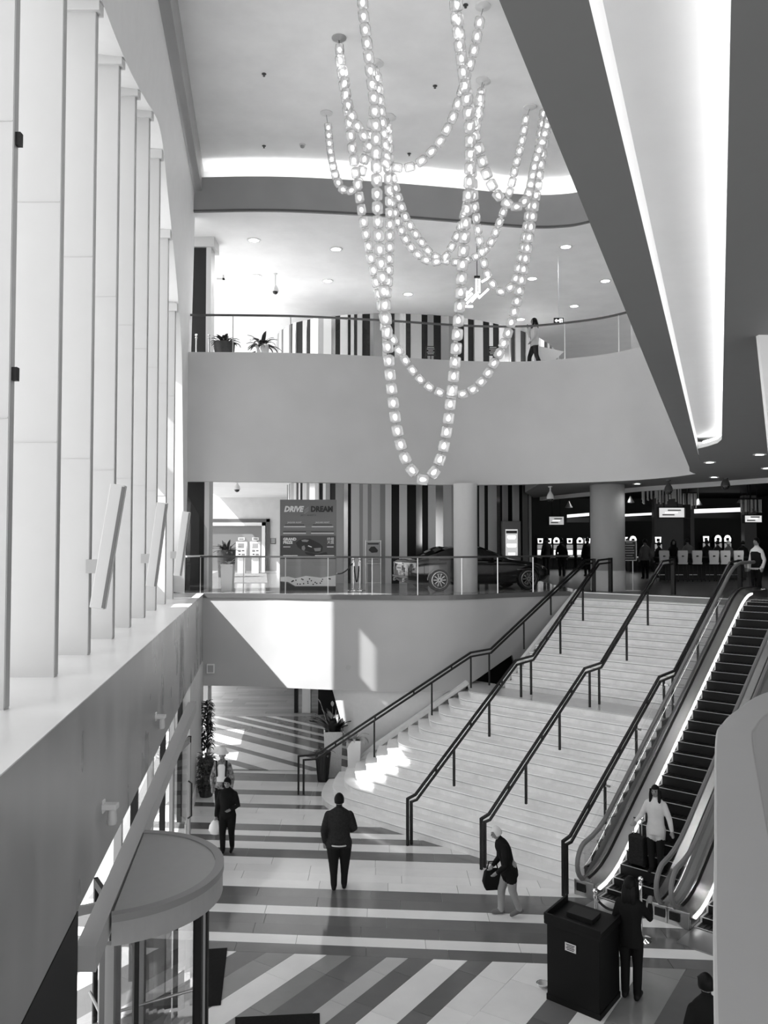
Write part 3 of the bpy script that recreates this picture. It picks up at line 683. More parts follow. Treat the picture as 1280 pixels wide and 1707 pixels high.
def escalator(name, label, a0, a1, lit=True):
    t = thing(name, label, 'escalator', SA(14,(a0+a1)/2,0), group='escalators beside the stairs')
    dk = balustrade(t, a0, 1); balustrade(t, a1, -1)
    ss = [14.1+.25*i for i in range(34)]
    mb = MB(); mb.loft([[SA(s,a0+.268,stepline(s)+.185),SA(s,a0+.300,stepline(s)+.180),SA(s,a0+.300,stepline(s)+.145),SA(s,a0+.268,stepline(s)+.14)] for s in ss], True, True)
    put('skirt_light', mb, emis('skirt_led', 1.5), t)
    b0, b1 = a0+.275, a1-.275; k = 0; s = 14.05
    mb = MB(); mb.obox(SA(13.75,(a0+a1)/2,.012), US*.42, TS*((b1-b0)/2), (0,0,.012)); put('comb_plate', mb, mat('comb_plate', .3, .3, metal=.8), t)
    run = .27; tm = None
    while s < 22.6:
        z = stepline(s+run); z0 = stepline(s); p = SA(s,(b0+b1)/2,0)
        mb = MB(); mb.mesh([SA(s,b0,z),SA(s,b1,z),SA(s+run+.02,b1,z),SA(s+run+.02,b0,z),SA(s,b0,z0-.02),SA(s,b1,z0-.02)], [(0,1,2,3),(4,5,1,0)])
        for j in range(12):   # cleats
            q = lerp(b0+.05,b1-.05,j/11); mb.obox(SA(s+run/2,q,z+.004), US*(run/2-.02), TS*.018, (0,0,.004))
        st = put('step', mb, stepm, t)
        mb = MB(); mb.obox(SA(s+.012,(b0+b1)/2,z+.008), US*.010, TS*((b1-b0)/2), (0,0,.004)); mb.obox(SA(s+run/2,b0+.02,z+.006), US*(run/2), TS*.018, (0,0,.004)); mb.obox(SA(s-.002,b0+.02,(z+z0)/2), US*.004, TS*.018, (0,0,max(.005,(z-z0)/2))); put('edge_line', mb, edgeln, st)
        s += run
    return t
escalator('escalator', 'escalator with black steps and a bright lit skirt line next to the stairs', -7.78, -6.28)
escalator('escalator', 'escalator farther from the stairs, half hidden behind the grey parapet', -6.02, -4.5)
mb = MB(); P = [14.0+.3*i for i in range(33)]
mb.loft([[SA(s,-6.20,stepline(s)+.26),SA(s,-6.08,stepline(s)+.26)] for s in P], False, False); put('escalator_deck', mb, deckm, label='narrow steel deck strip between the two escalators', cat='deck')
# ============================================================ chandelier of swagged bead strands
def bead_glass():
    m = bpy.data.materials.new('bead_glass'); m.use_nodes = True
    nt = m.node_tree; N = nt.nodes; L = nt.links; N.remove(N['Principled BSDF']); out = N['Material Output']
    tr = N.new('ShaderNodeBsdfTransparent'); tr.inputs[0].default_value = (.9,.9,.9,1)
    df = N.new('ShaderNodeBsdfTranslucent'); df.inputs[0].default_value = (.9,.9,.9,1)
    d2 = N.new('ShaderNodeBsdfDiffuse'); d2.inputs[0].default_value = (.85,.85,.85,1)
    gl = N.new('ShaderNodeBsdfGlossy'); gl.inputs['Roughness'].default_value = .12
    m1 = N.new('ShaderNodeMixShader'); m1.inputs[0].default_value = .5; L.new(df.outputs[0],m1.inputs[1]); L.new(d2.outputs[0],m1.inputs[2])
    m2 = N.new('ShaderNodeMixShader'); m2.inputs[0].default_value = .34; L.new(tr.outputs[0],m2.inputs[1]); L.new(m1.outputs[0],m2.inputs[2])
    fr = N.new('ShaderNodeLayerWeight'); fr.inputs[0].default_value = .25
    m3 = N.new('ShaderNodeMixShader'); L.new(fr.outputs['Fresnel'],m3.inputs[0]); L.new(m2.outputs[0],m3.inputs[1]); L.new(gl.outputs[0],m3.inputs[2])
    L.new(m3.outputs[0],out.inputs[0]); return m
bg_m = bead_glass(); bulb_m = emis('bead_bulb', 1.35)
CEIL = 17.5
mb = MB(); mb.box((-.092,-.092,-.112),(.092,.092,.112)); BEAD = put('bead_source', mb, bg_m, bevel=.045, smooth=True, bseg=3)
mb = MB(); mb.lathe([(.004,-.055),(.028,-.045),(.045,-.01),(.04,.02),(.022,.05),(.012,.07),(.004,.072)], n=8); BULB = put('bulb_source', mb, bulb_m, smooth=True)
for o in (BEAD, BULB): COL.objects.unlink(o)
canm = mat('canopy_white', .7, .4); wirem = mat('wire_grey', .25, .4)
STR = [
 ('leftmost short bead strand swagged from two ceiling mounts', (544,188),(625,103), [(547,213),(551,255),(559,292),(568,311),(579,320),(592,311),(602,289),(606,270),(613,245),(620,205),(624,160),(625,122)]),
 ('bead strand swooping shallowly between the upper left and upper right mounts', (565,63),(805,10), [(566,83),(568,105),(574,132),(578,165),(586,192),(597,212),(610,232),(622,255),(637,268),(656,278),(677,280),(696,272),(711,262),(724,247),(736,232),(746,213),(755,195),(763,172),(771,148),(780,118),(788,92),(794,65),(799,38)]),
 ('long bead strand looping wide across the white balcony band', (565,63),(925,140), [(567,100),(576,165),(583,212),(589,260),(595,300),(600,335),(608,380),(616,420),(625,462),(633,500),(640,535),(650,555),(662,580),(678,604),(700,632),(727,652),(755,658),(780,654),(801,638),(822,608),(843,565),(857,520),(868,474),(877,425),(885,378),(893,330),(899,290),(905,250),(911,212),(918,172)]),
 ('longest bead strand hanging lowest to a narrow point', (603,-45),(755,-45), [(604,-18),(605,15),(610,58),(615,98),(620,140),(625,182),(627,225),(627,270),(628,310),(629,345),(630,380),(633,415),(637,455),(641,500),(645,550),(648,600),(653,650),(661,710),(673,758),(690,788),(708,800),(724,786),(737,755),(745,715),(751,670),(757,620),(762,560),(767,500),(770,455),(773,410),(777,365),(780,330),(783,290),(784,250),(783,215),(780,185),(776,150),(771,110),(764,60),(759,15),(757,-15)]),
 ('bead strand on the right with a rounded swag at the cove', (765,-60),(930,120), [(762,8),(764,40),(767,75),(770,105),(774,135),(779,160),(784,190),(790,222),(798,247),(806,275),(814,297),(824,315),(835,331),(857,345),(873,337),(882,320),(887,295),(893,268),(901,243),(908,222),(915,195),(922,155)]),
 ('bead strand swagged from the middle left mount to the right edge mount', (647,193),(883,178), [(647,215),(648,238),(650,265),(654,292),(660,315),(668,340),(676,362),(686,380),(700,400),(715,420),(735,432),(757,437),(780,433),(798,425),(813,412),(823,395),(832,372),(840,350),(848,325),(853,305),(860,275),(867,248),(872,225),(876,200)]),
 ('bead strand curving between the middle left and centre right mounts', (650,196),(804,133), [(646,218),(646,245),(647,270),(649,300),(655,340),(665,375),(680,405),(697,425),(717,436),(735,434),(748,420),(758,400),(767,380),(774,355),(780,330),(784,305),(786,280),(787,255),(790,225),(796,195),(800,165)]),
 ('bead strand dropping from the centre right mount into a deep right swag', (807,136),(915,165), [(802,155),(799,185),(793,215),(788,240),(786,268),(788,300),(790,330),(793,357),(797,385),(801,412),(807,440),(816,465),(832,485),(845,484),(858,468),(866,440),(873,410),(879,370),(885,330),(890,300),(895,270),(899,240),(902,215),(906,190)]),
 ('bead strand hanging almost straight down beside the longest one', (628,106),(628,106), [(629,130),(635,180),(641,230),(646,280),(649,330),(650,380),(649,430),(647,470),(643,510),(641,545)]),
]
for lab, A, B, px in STR:
    pa, pb = onZ(*A, CEIL), onZ(*B, CEIL)
    L = [0]
    for i in range(1,len(px)): L.append(L[-1]+math.hypot(px[i][0]-px[i-1][0],px[i][1]-px[i-1][1]))
    P = [onY(x,y,lerp(pa.y,pb.y,l/L[-1])-.9*math.sin(PI*l/L[-1])*0) for (x,y), l in zip(px,L)]
    path = smoothpath(P, 6)
    t = thing('chandelier_strand', 'glowing glass '+lab, 'chandelier', pa, group='strands of the bead chandelier')
    for q, v in ((pa,P[0]),(pb,P[-1])):
        mb = MB(); mb.lathe([(.0,0),(.16,0),(.16,-.02),(.05,-.035),(.02,-.06),(.0,-.06)], (q.x,q.y,CEIL), 20); put('ceiling_mount', mb, canm, t, smooth=True)
        mb = MB(); mb.tube([(q.x,q.y,CEIL-.05), v], .008, 6); put('cable', mb, wirem, t)
        if A == B: break
    mb = MB(); mb.tube(resample(path, step=.3), .006, 5); put('wire', mb, wirem, t)
    pts = resample(path, step=.268)
    for i, p in enumerate(pts):
        d = (pts[min(i+1,len(pts)-1)]-pts[max(i-1,0)]).normalized(); q = d.to_track_quat('Z','Y').to_matrix().to_4x4()
        b = inst(BEAD, 'bead', t, Matrix.Translation(p-pa) @ q @ Matrix.Rotation(.4,4,'Z'))
        inst(BULB, 'bulb', b)
# ============================================================ ceiling fittings
dl_lens = emis('downlight_lens', 9.0); ringm = mat('downlight_ring', .75, .4)
def downlight(p, r, label, lamp=0.0, group='downlights'):
    t = thing('downlight', label, 'downlight', p, group=group)
    mb = MB(); mb.lathe([(r*.8,-.004),(r*1.15,-.004),(r*1.15,-.02),(r*.8,-.02)], p, 16); put('trim_ring', mb, ringm, t, smooth=True)
    mb = MB(); mb.lathe([(.001,-.008),(r*.82,-.008),(r*.82,-.014),(.001,-.014)], p, 16); put('lens', mb, dl_lens, t)
    if lamp:
        l = bpy.data.lights.new('downlight_lamp','SPOT'); l.energy = lamp; l.spot_size = 2.6; l.spot_blend = 1; l.shadow_soft_size = .1
        o = bpy.data.objects.new('downlight_lamp', l); COL.objects.link(o); o.parent = t; o.location = (0,0,-.06)
U = 'downlights in the upper balcony ceiling'
for (x,y), lab in zip([(423,400),(560,415),(427,460),(546,468),(680,490),(943,411),(887,464),(1009,468),(957,510),(868,532)],
    ['near the dark pier, nearest the balcony edge','left of the hanging beads, nearest the balcony edge','beside the dome camera','left of the beads, second row back','just right of the left bead strands','right of the beads, nearest the balcony edge','beside the right bead strands','nearest the dark soffit at right','above the green exit sign','farthest back above the walking woman']):
    downlight(onZ(x,y,16.02), .19, 'round white downlight in the upper ceiling '+lab.replace('green ',''), 200, U)
mz = 'downlights in the mezzanine soffit'
for (x,y), lab in zip([(1183,770),(1266,757),(1190,795),(1278,780),(1225,803),(1062,806)],['below the end of the light slot','at the right picture edge, nearest','in front of the casino trim','at the right picture edge, second row','right of the dark camera dome','beside the round grey column']):
    downlight(onZ(x,y,BOT), .11, 'small bright downlight in the grey soffit '+lab, 30, mz)
sp = mat('sprinkler_dark', .05, .4)
for (x,y), lab in zip([(440,123),(440,243),(725,143),(682,256),(776,8)],['in the upper left of the atrium ceiling','in the atrium ceiling above the cove, left','in the middle of the atrium ceiling','near the middle of the cove','at the top of the picture between strands']):
    p = onZ(x,y,CEIL); t = thing('sprinkler_head','tiny dark sprinkler head '+lab,'sprinkler',p,group='sprinklers in the atrium ceiling')
    mb = MB(); mb.lathe([(.055,0),(.055,-.012),(.02,-.02),(.015,-.05),(.0,-.05)], p, 10); put('escutcheon', mb, sp, t)
    mb = MB(); mb.lathe([(.0,-.055),(.03,-.055),(.03,-.062),(.0,-.062)], p, 10); put('deflector', mb, sp, t)
p = onZ(504,241,CEIL); t = thing('smoke_detector','round grey smoke detector on the ceiling above the cove','detector',p)
mb = MB(); mb.lathe([(.09,0),(.09,-.03),(.0,-.03)], p, 14); put('base', mb, canm, t); mb = MB(); mb.lathe([(.06,-.03),(.055,-.08),(.02,-.1),(.0,-.1)], p, 14); put('sensor', mb, greyp, t, smooth=True)
def dome_camera(p, label, dark=False, drop=.45):
    t = thing('dome_camera', label, 'camera', p, group='ceiling cameras'); m = sp if dark else canm
    mb = MB(); mb.lathe([(.07,0),(.07,-.03),(.025,-.05),(.025,-drop),(.0,-drop)], p, 12); put('stem', mb, m, t, smooth=True)
    mb = MB(); mb.lathe([(.03,-drop+.04),(.10,-drop-.08),(.13,-drop-.2),(.0,-drop-.2)], p, 14); put('housing', mb, m, t, smooth=True)
    mb = MB(); mb.ball((p[0],p[1],p[2]-drop-.2), .10, .10, .10); put('dome', mb, mat('dome_black', .02, .1), t, smooth=True)
dome_camera(onZ(459,456,16.02), 'white dome camera hanging under the upper ceiling near the dark pier')
dome_camera(Vector((5.25,26.3,BOT)), 'white dome camera under the soffit left of the round column', False, .2)
dome_camera(onZ(1114,800,BOT), 'dark dome camera in front of the hanging crystal curtain', True, .12)
dome_camera(onZ(1209,797,BOT), 'dark dome camera on the light soffit trim at right', True, .02)
dome_camera(onZ(395,803,8.78), 'small white dome camera above the bright lobby portal', False, .1)
# ============================================================ upper balcony
railm = mat('rail_dark_steel', .09, .35, metal=.6)
def glass_rail(name, P, z0, h, label, npan=8, gm=None, rm=None):
    t = thing(name, label, 'railing', (P[0].x,P[0].y,z0))
    top = [Vector((p.x,p.y,z0+h)) for p in P]
    mb = MB(); mb.bar(top, .07, .05); put('top_rail', mb, rm or railm, t, smooth=False)
    Q = resample([Vector((p.x,p.y,z0)) for p in P], n=npan*4)
    for i in range(npan):
        seg = Q[i*4:i*4+5]; d = (seg[-1]-seg[0]).normalized()*.012; seg = [seg[0]+d]+seg[1:-1]+[seg[-1]-d]
        mb = MB(); mb.loft([[(p.x,p.y,z0+.02) for p in seg],[(p.x,p.y,z0+h-.02) for p in seg]], False); put('glass_panel', mb, gm or glass, t)
        mb = MB(); p = Q[i*4]; mb.box((p.x-.012,p.y-.012,z0),(p.x+.012,p.y+.012,z0+h-.02)); put('edge_strip', mb, steel, t)
    return t
glass_rail('glass_railing', [Vector((p.x,p.y+.14,0)) for p in BTP if p.x > -6.0 and p.x < 7.6], TOPZ, 1.1, 'curved glass railing with dark top rail on the upper balcony', 9)
# striped drum: panels one by one
STG = [mat('stripe_white',.72,.35), mat('stripe_pale',.5,.35), mat('stripe_mid',.26,.35), mat('stripe_dark',.028,.4,spec=.15), mat('stripe_black',.010,.35,spec=.12), mat('stripe_mirror',.6,.12,metal=.9)]
def striped_wall(name, pts, z0, z1, seed, zf=None):
    P = smoothpath([(a,b,0) for a, b in pts], 10); R = resample(P, step=.02); rg = random.Random(seed)
    root = bpy.data.objects.new(name, None); COL.objects.link(root); root['kind'] = KS; root.location = (P[0].x,P[0].y,z0); WORLD[root.name] = Vector(root.location)
    i = 0; last = 3
    while i < len(R)-4:
        w = rg.choice((6,8,9,11,14,16,20)); j = min(i+w,len(R)-1)
        k = rg.choice([q for q in (0,0,1,1,2,3,3,4,4,4,5) if q != last and not (q in (3,4) and last in (3,4)) and not (q in (0,1) and last in (0,1) and rg.random() < .6)]); last = k
        a, b = R[i], R[j]; d = (b-a).normalized(); nrm = Vector((d.y,-d.x,0)); dep = (.02 if k in (3,4) else .06)+.03*rg.random()
        q = [a+nrm*dep, b+nrm*dep, b-nrm*.05, a-nrm*.05]; mb = MB(); zt = z1 if zf is None else zf(a.x)
        mb.prism([(v.x,v.y) for v in q], z0, zt); put('panel', mb, STG[k], root); i = j
    return root
striped_wall('wall_striped_upper', [(-4.4,34.5),(-4.0,32.4),(-2.9,30.8),(-.5,29.95),(2,30.2),(4.0,31.2),(5.6,32.7),(6.9,34.7),(7.9,37.4)], TOPZ-.1, 14.75, 5)
striped_wall('wall_striped', [(-4.2,41),(-3.95,35),(-3.6,32.6),(-2.6,30.9),(-.5,30.1),(1.8,30.2),(3.6,30.9),(4.8,31.8),(5.75,33.0),(5.85,34.5)], MIDZ, 8.78, 11)
mb = MB(); n = 24; mb.prism([(p.x,p.y) for p in smoothpath([(-4.4,34.5),(-4.0,32.4),(-2.9,30.8),(-.5,29.95),(2,30.2),(4.0,31.2),(5.6,32.7),(6.9,34.7),(7.9,37.4)],4)]+[(7.9,38.5),(-4.4,38.5)], 14.6, 14.7); put('ceiling_drum_top', mb, white, kind=KS)
# white curved ramp wedge beside the walking woman
mb = MB(); a = onY(903,604,25.9); b = onY(940,586,25.9); c = onY(898,577,25.9); a.z = TOPZ-.1
mb.mesh([a,b,c,a+Vector((0,.12,0)),b+Vector((0,.12,0)),c+Vector((0,.12,0))],[(0,1,2),(5,4,3),(0,3,4,1),(1,4,5,2),(2,5,3,0)]); put('ramp_cheek', mb, white, label='white triangular cheek panel beside the walking woman on the upper balcony', cat='panel')
# small leaning signs in front of the stripes
sgn = mat('sign_black', .010, .4, spec=.2); inkw = mat('print_white', .75, .5); inkb = mat('print_black', .015, .5); inkg = mat('print_grey', .22, .5)
for (x,y), lab in (((718,585),'left'),((822,585),'right')):
    c = onY(x,y,25.6); t = thing('rail_sign','small black notice with white text lines behind the balcony glass, '+lab+' one','sign',(c.x,c.y,TOPZ-.1))
    mb = MB(); mb.obox((c.x,c.y,c.z), (.16,0,0),(0,.01,0),(0,0,.15)); put('board', mb, sgn, t)
    mb = MB(); mb.box((c.x-.015,c.y+.01,TOPZ-.1),(c.x+.015,c.y+.03,c.z)); mb.box((c.x-.12,c.y-.1,TOPZ-.1),(c.x+.12,c.y+.12,TOPZ-.085)); put('stand', mb, blackm, t)
    for k in range(5):
        mb = MB(); w = (.11,.12,.08,.12,.1)[k]; mb.box((c.x-w,c.y-.014,c.z+.10-k*.05),(c.x+w*.9,c.y-.011,c.z+.115-k*.05)); put('text_line', mb, inkw, t)
# hanging exit sign with arrow
c = onY(931,535,27.5); t = thing('exit_sign','small lit exit sign with an arrow hanging above the walking woman','sign',c)
mb = MB(); mb.box((c.x-.16,c.y-.03,c.z-.1),(c.x+.16,c.y+.03,c.z+.1)); put('housing', mb, sgn, t)
mb = MB(); mb.tube([(c.x,c.y,c.z+.1),(c.x,c.y,16.0)], .01, 6); put('rod', mb, steel, t)
mb = MB(); y = c.y-.033
mb.mesh([(c.x-.13,y,c.z),(c.x-.07,y,c.z-.055),(c.x-.07,y,c.z-.02),(c.x-.0,y,c.z-.02),(c.x-.0,y,c.z+.02),(c.x-.07,y,c.z+.02),(c.x-.07,y,c.z+.055)],[tuple(range(7))]); put('arrow', mb, emis('exit_glow',3), t)
mb = MB(); mb.box((c.x+.03,y,c.z-.065),(c.x+.125,y+.002,c.z+.065)); dr = put('door_symbol', mb, MATS['exit_glow'], t); mb = MB(); mb.box((c.x+.06,y-.002,c.z-.05),(c.x+.095,y,c.z+.04)); put('figure', mb, sgn, dr)
# illuminated chevron sign hanging from the upper ceiling
def chev(): pass
c0 = onY(785,490,26.0); t = thing('chevron_light_sign','white neon chevron arrow sign hanging behind the bead strands','sign',c0)
neon = emis('neon_white', 6)
for a, b in (((774,487),(780,487)),((775,494),(787,481)),((776,500),(787,489)),((778,506),(796,488)),((774,511),(788,511)),((786,503),(797,491)),((794,465),(794,490)),((799,466),(799,488)),((803,470),(816,462)),((798,497),(814,482))):
    mb = MB(); mb.bar([onY(*a,26.0), onY(*b,26.0)], .05, .05, up=(0,1,0)); put('neon_tube', mb, neon, t)
mb = MB(); a = onY(795,463,26.0); mb.box((a.x-.09,a.y-.05,a.z),(a.x+.09,a.y+.05,a.z+.05)); mb.tube([a,(a.x,a.y,16.0)], .012, 6); put('hanger', mb, sgn, t)
# planters, stanchions, bench
leafm = [mat('leaf_dark',.03,.45,var=.3,scale=6), mat('leaf_mid',.10,.45,var=.3,scale=6), mat('leaf_pale',.42,.5,var=.2,scale=6)]
def leaf(mb, base, az, el, L, w, droop=.5, n=5):
    d = Vector((math.cos(az),math.sin(az),0)); side = Vector((-math.sin(az),math.cos(az),0)); L1 = []; L2 = []; p = Vector(base); e = el
    for k in range(n+1):
        f = k/n; ww = w*math.sin(PI*min(.98,max(.06,f*.9+.08))); L1.append(p-side*ww); L2.append(p+side*ww)
        p = p+(d*math.cos(e)+Vector((0,0,math.sin(e))))*(L/n); e -= droop*2/n
    mb.loft([L1,[a.lerp(b,.5)-Vector((0,0,w*.25)) for a,b in zip(L1,L2)],L2], False)
def plant(parent, c, nl, L, w, m, seed, el=(.5,1.4), droop=.7, spread=.05, name='leaf'):
    rg = random.Random(seed)
    for k in range(nl):
        mb = MB(); az = 2*PI*k/nl*1.618*3+rg.random()*.5
        leaf(mb, (c[0]+spread*math.cos(az)*rg.random(),c[1]+spread*math.sin(az)*rg.random(),c[2]), az, rg.uniform(*el), L*rg.uniform(.65,1.1), w*rg.uniform(.8,1.1), droop*rg.uniform(.6,1.3)); put(name, mb, m, parent, recalc=False, smooth=True)
def square_pot(t, c, w0, w1, h, m, tex=None, n=4, rot=PI/4):
    mb = MB(); r = [(w0*.7071*2**.5/2*1.4142 if n == 4 else w0, 0),(w1*1.0 if n != 4 else w1*.7071*2**.5/2*1.4142, h)]
    mb.lathe([(w0,0),(w1,h),(w1*.88,h),(w1*.86,h-.06),(.001,h-.06)], c, n, a0=rot, a1=rot+2*PI); p = put('pot', mb, m, t, bevel=.008 if n == 4 else 0, smooth=n > 4)
    mb = MB(); mb.lathe([(w1*.86,h-.05),(.001,h-.05)], c, n, a0=rot, a1=rot+2*PI); put('soil', mb, mat('soil',.03,.9), p); return p
potw = mat('pot_white', .75, .45); potd = mat('pot_dark', .025, .5, var=.4, scale=14, bump=.6); potk = mat('pot_black', .02, .4)
c = onY(374,585,25.2); c.z = TOPZ-.1
t = thing('potted_plant','bushy dark plant in a speckled dark pot on the upper balcony by the pier','plant',c); square_pot(t, c, .26, .33, .75, potd, n=16); plant(t, (c.x,c.y,c.z+.7), 44, .46, .06, leafm[0], 1, (.2,1.5), .9, .2)
c = onY(437,585,25.2); c.z = TOPZ-.1
t = thing('potted_plant','spreading dark plant in a white pot on the upper balcony','plant',c); square_pot(t, c, .17, .21, .68, potw, n=16); plant(t, (c.x,c.y,c.z+.62), 38, .55, .06, leafm[0], 2, (.3,1.5), 1.0, .1)
c = onY(443,585,25.4); c.z = TOPZ-.1
ropem = mat('velvet_rope', .02, .8)
def stanchion(p, label, h=.98, group=None, m=None):
    t = thing('rope_stanchion', label, 'stanchion', p, group=group or 'rope stanchions'); m = m or chrome
    mb = MB(); mb.lathe([(.17,0),(.17,.012),(.10,.035),(.035,.055),(.025,.07),(.0,.07)], p, 20); put('base', mb, m, t, smooth=True)
    mb = MB(); mb.lathe([(.022,.06),(.022,h-.12),(.036,h-.11),(.036,h-.07),(.02,h-.06),(.02,h-.04)], p, 14); put('post', mb, m, t, smooth=True)
    mb = MB(); mb.ball((p[0],p[1],p[2]+h-.005), .045); put('ball_finial', mb, m, t, smooth=True); return t
def rope(a, b, sag, label, group=None):
    P = [Vector(a).lerp(Vector(b),k/14)-Vector((0,0,sag*4*(k/14)*(1-k/14))) for k in range(15)]
    t = thing('stanchion_rope', label, 'rope', a, group=group); mb = MB(); mb.tube(P, .02, 8); put('cord', mb, ropem, t, smooth=True)
    for q, s in ((P[0],P[1]),(P[-1],P[-2])):
        mb = MB(); mb.tube([q,q.lerp(s,.8)], .026, 8); put('end_cap', mb, chrome, t)
for x, lab in ((327,'left'),(348,'right')):
    c = onY(x,580,25.0); c.z = TOPZ-.1; stanchion(c, 'chrome stanchion before the dark pier on the upper balcony, '+lab+' one', .95)
c = onY(405,585,26.5); c.z = TOPZ-.1
t = thing('lounge_bench','dark low bench with sloping back between the upper balcony plants','bench',c)
mb = MB(); mb.box((c.x-.5,c.y-.25,c.z+.15),(c.x+.5,c.y+.3,c.z+.45)); put('seat', mb, sgn, t, bevel=.02)
mb = MB(); mb.loft([[(c.x-.5,c.y+.2,c.z+.45),(c.x-.5,c.y+.3,c.z+.45),(c.x-.5,c.y+.32,c.z+.55),(c.x-.5,c.y+.25,c.z+.55)],[(c.x+.6,c.y+.2,c.z+.45),(c.x+.6,c.y+.3,c.z+.45),(c.x+.6,c.y+.34,c.z+.95),(c.x+.6,c.y+.27,c.z+.95)]]); put('backrest', mb, sgn, t)
for sx in (-.45,.45):
    for sy in (-.2,.25):
        mb = MB(); mb.box((c.x+sx-.02,c.y+sy-.02,c.z),(c.x+sx+.02,c.y+sy+.02,c.z+.15)); put('leg', mb, blackm, t)
# pier lamp box on the upper pier and a wall bracket
c = onY(368,462,26.0); t = thing('wall_bracket','small white bracket on the upper wall beside the dark pier','bracket',c)
mb = MB(); mb.box((c.x-.12,c.y-.05,c.z-.08),(c.x+.12,c.y+.05,c.z-.04)); put('arm', mb, canm, t); mb = MB(); mb.box((c.x+.06,c.y-.05,c.z-.08),(c.x+.12,c.y+.05,c.z+.06)); put('plate', mb, canm, t)
# ============================================================ mezzanine, left: rail, lobby, poster, car
glass_rail('glass_railing', [Vector((p.x,p.y+.07,0)) for p in MEP], MIDZ, 1.07, 'glass railing with dark top rail along the mezzanine edge before the car', 9)
# side rail panels between the ledge and the pier
t = thing('glass_screen','slanted clear glass screen at the end of the window ledge','screen',(-5.6,24.2,MIDZ))
mb = MB(); mb.mesh([(-5.75,24.25,5.05),(-5.45,25.7,5.05),(-5.45,25.7,6.9),(-5.75,24.25,7.9)],[(0,1,2,3)]); put('pane', mb, glass_mat('screen_glass',.8,.06), t)
mb = MB(); mb.bar([(-5.75,24.25,6.07),(-5.45,25.7,6.07)], .05, .05); put('rail', mb, white, t)
# lobby back wall with portal
LB = 43.0
mb = MB(); a = onY(340,830,LB); mb.box((-9.1,LB,MIDZ),(-4.3,LB+.2,8.78)); lbw = put('wall_lobby_portal', mb, mat('lobby_plaster',.66,.5,mottled=.06,scale=3), kind=KS)
def rect(x0,y0,x1,y1,Y): a, b = onY(x0,y0,Y), onY(x1,y1,Y); return a.x, b.x, b.z, a.z
def frame(name, x0,y0,x1,Y,w,m,d,par):
    xa, xb, _, zt = rect(x0,y0,x1,990,Y); mb = MB(); mb.box((xa,Y-d,zt-w),(xb,Y,zt)); mb.box((xb-w,Y-d,MIDZ),(xb,Y,zt)); put(name, mb, m, par)
frame('portal_frame_dark', 330,865,449,LB,.16,mat('portal_dark',.10,.4),.12,lbw)
frame('portal_frame_light', 330,871,442,LB-.02,.17,white,.16,lbw)
xa, xb, z0, z1 = rect(330,877,437,957,LB-.01); mb = MB(); mb.box((xa,LB-.06,MIDZ),(xb,LB-.01,z1)); put('portal_back', mb, mat('portal_grey',.2,.5), lbw)
c = onY(455,902,LB-.05); t = thing('wall_plaque','small dark plaque with text lines beside the lobby portal','sign',c)
mb = MB(); mb.box((c.x-.14,LB-.03,c.z-.15),(c.x+.14,LB,c.z+.15)); put('plate', mb, mat('plaque',.12,.4), t)
for k in range(4):
    mb = MB(); mb.box((c.x-.1,LB-.034,c.z+.09-k*.06),(c.x+.1,LB-.031,c.z+.115-k*.06)); put('text_line', mb, inkw, t)
# self-service kiosks
kw = mat('kiosk_white', .78, .35); ks = mat('kiosk_screen', .30, .15)
def kiosk(x, label):
    c = onZ(x,956,MIDZ); t = thing('ticket_kiosk', label, 'kiosk', c, group='white kiosks in the lobby portal')
    def B(name, x0,x1,y0,y1,z0,z1,m,par=None): mb = MB(); mb.box((c.x+x0,c.y+y0,MIDZ+z0),(c.x+x1,c.y+y1,MIDZ+z1)); return put(name, mb, m, par or t, bevel=.008)
    B('pedestal',-.17,.17,-.05,.3,0,.8,kw); b = B('body',-.24,.24,-.1,.3,.75,1.5,kw)
    B('screen',-.14,.14,-.105,-.09,1.2,1.42,ks,b); B('keypad',-.14,0,-.106,-.09,1.02,1.12,inkg,b); B('card_slot',.04,.16,-.106,-.09,1.05,1.1,inkb,b); B('cash_slot',-.12,-.02,-.106,-.09,.88,.93,inkb,b)
    B('receipt_tray',.03,.17,-.11,-.09,.86,.94,inkg,b)
    B('neck',-.1,.1,.0,.2,1.5,1.56,inkg); h = B('header',-.15,.15,-.03,.1,1.56,1.7,kw); B('header_print',-.11,.11,-.034,-.03,1.59,1.66,inkg,h)
kiosk(402,'white ticket kiosk in the lobby portal, left one'); kiosk(425.5,'white ticket kiosk in the lobby portal, right one')
# mat on the mezzanine floor
mb = MB(); a, b, c_, d = onZ(388,972,MIDZ), onZ(446,972,MIDZ), onZ(444,955,MIDZ), onZ(392,955,MIDZ)
mb.prism([(q.x,q.y) for q in (a,b,c_,d)], MIDZ+.001, MIDZ+.012); put('floor_mat', mb, mat('mat_weave',.22,.9,var=.4,scale=9), label='flat grey woven mat on the lobby floor before the kiosks', cat='mat')
# plants of the lobby
c = onZ(377,962,MIDZ); t = thing('potted_plant','dark spiky plant in a large black speckled pot beside the kiosks','plant',c); square_pot(t,c,.33,.40,1.15,potd,n=20); plant(t,(c.x,c.y,c.z+1.1),30,.6,.07,leafm[0],4,(.2,1.5),.5,.15)
c = Vector((-4.75,25.4,MIDZ)); t = thing('potted_plant','pale plant in a tall white textured planter behind the mezzanine glass','plant',c); square_pot(t,c,.22,.27,.82,potw); plant(t,(c.x,c.y,c.z+.78),16,.32,.05,leafm[2],5,(.3,1.4),1.0,.1)
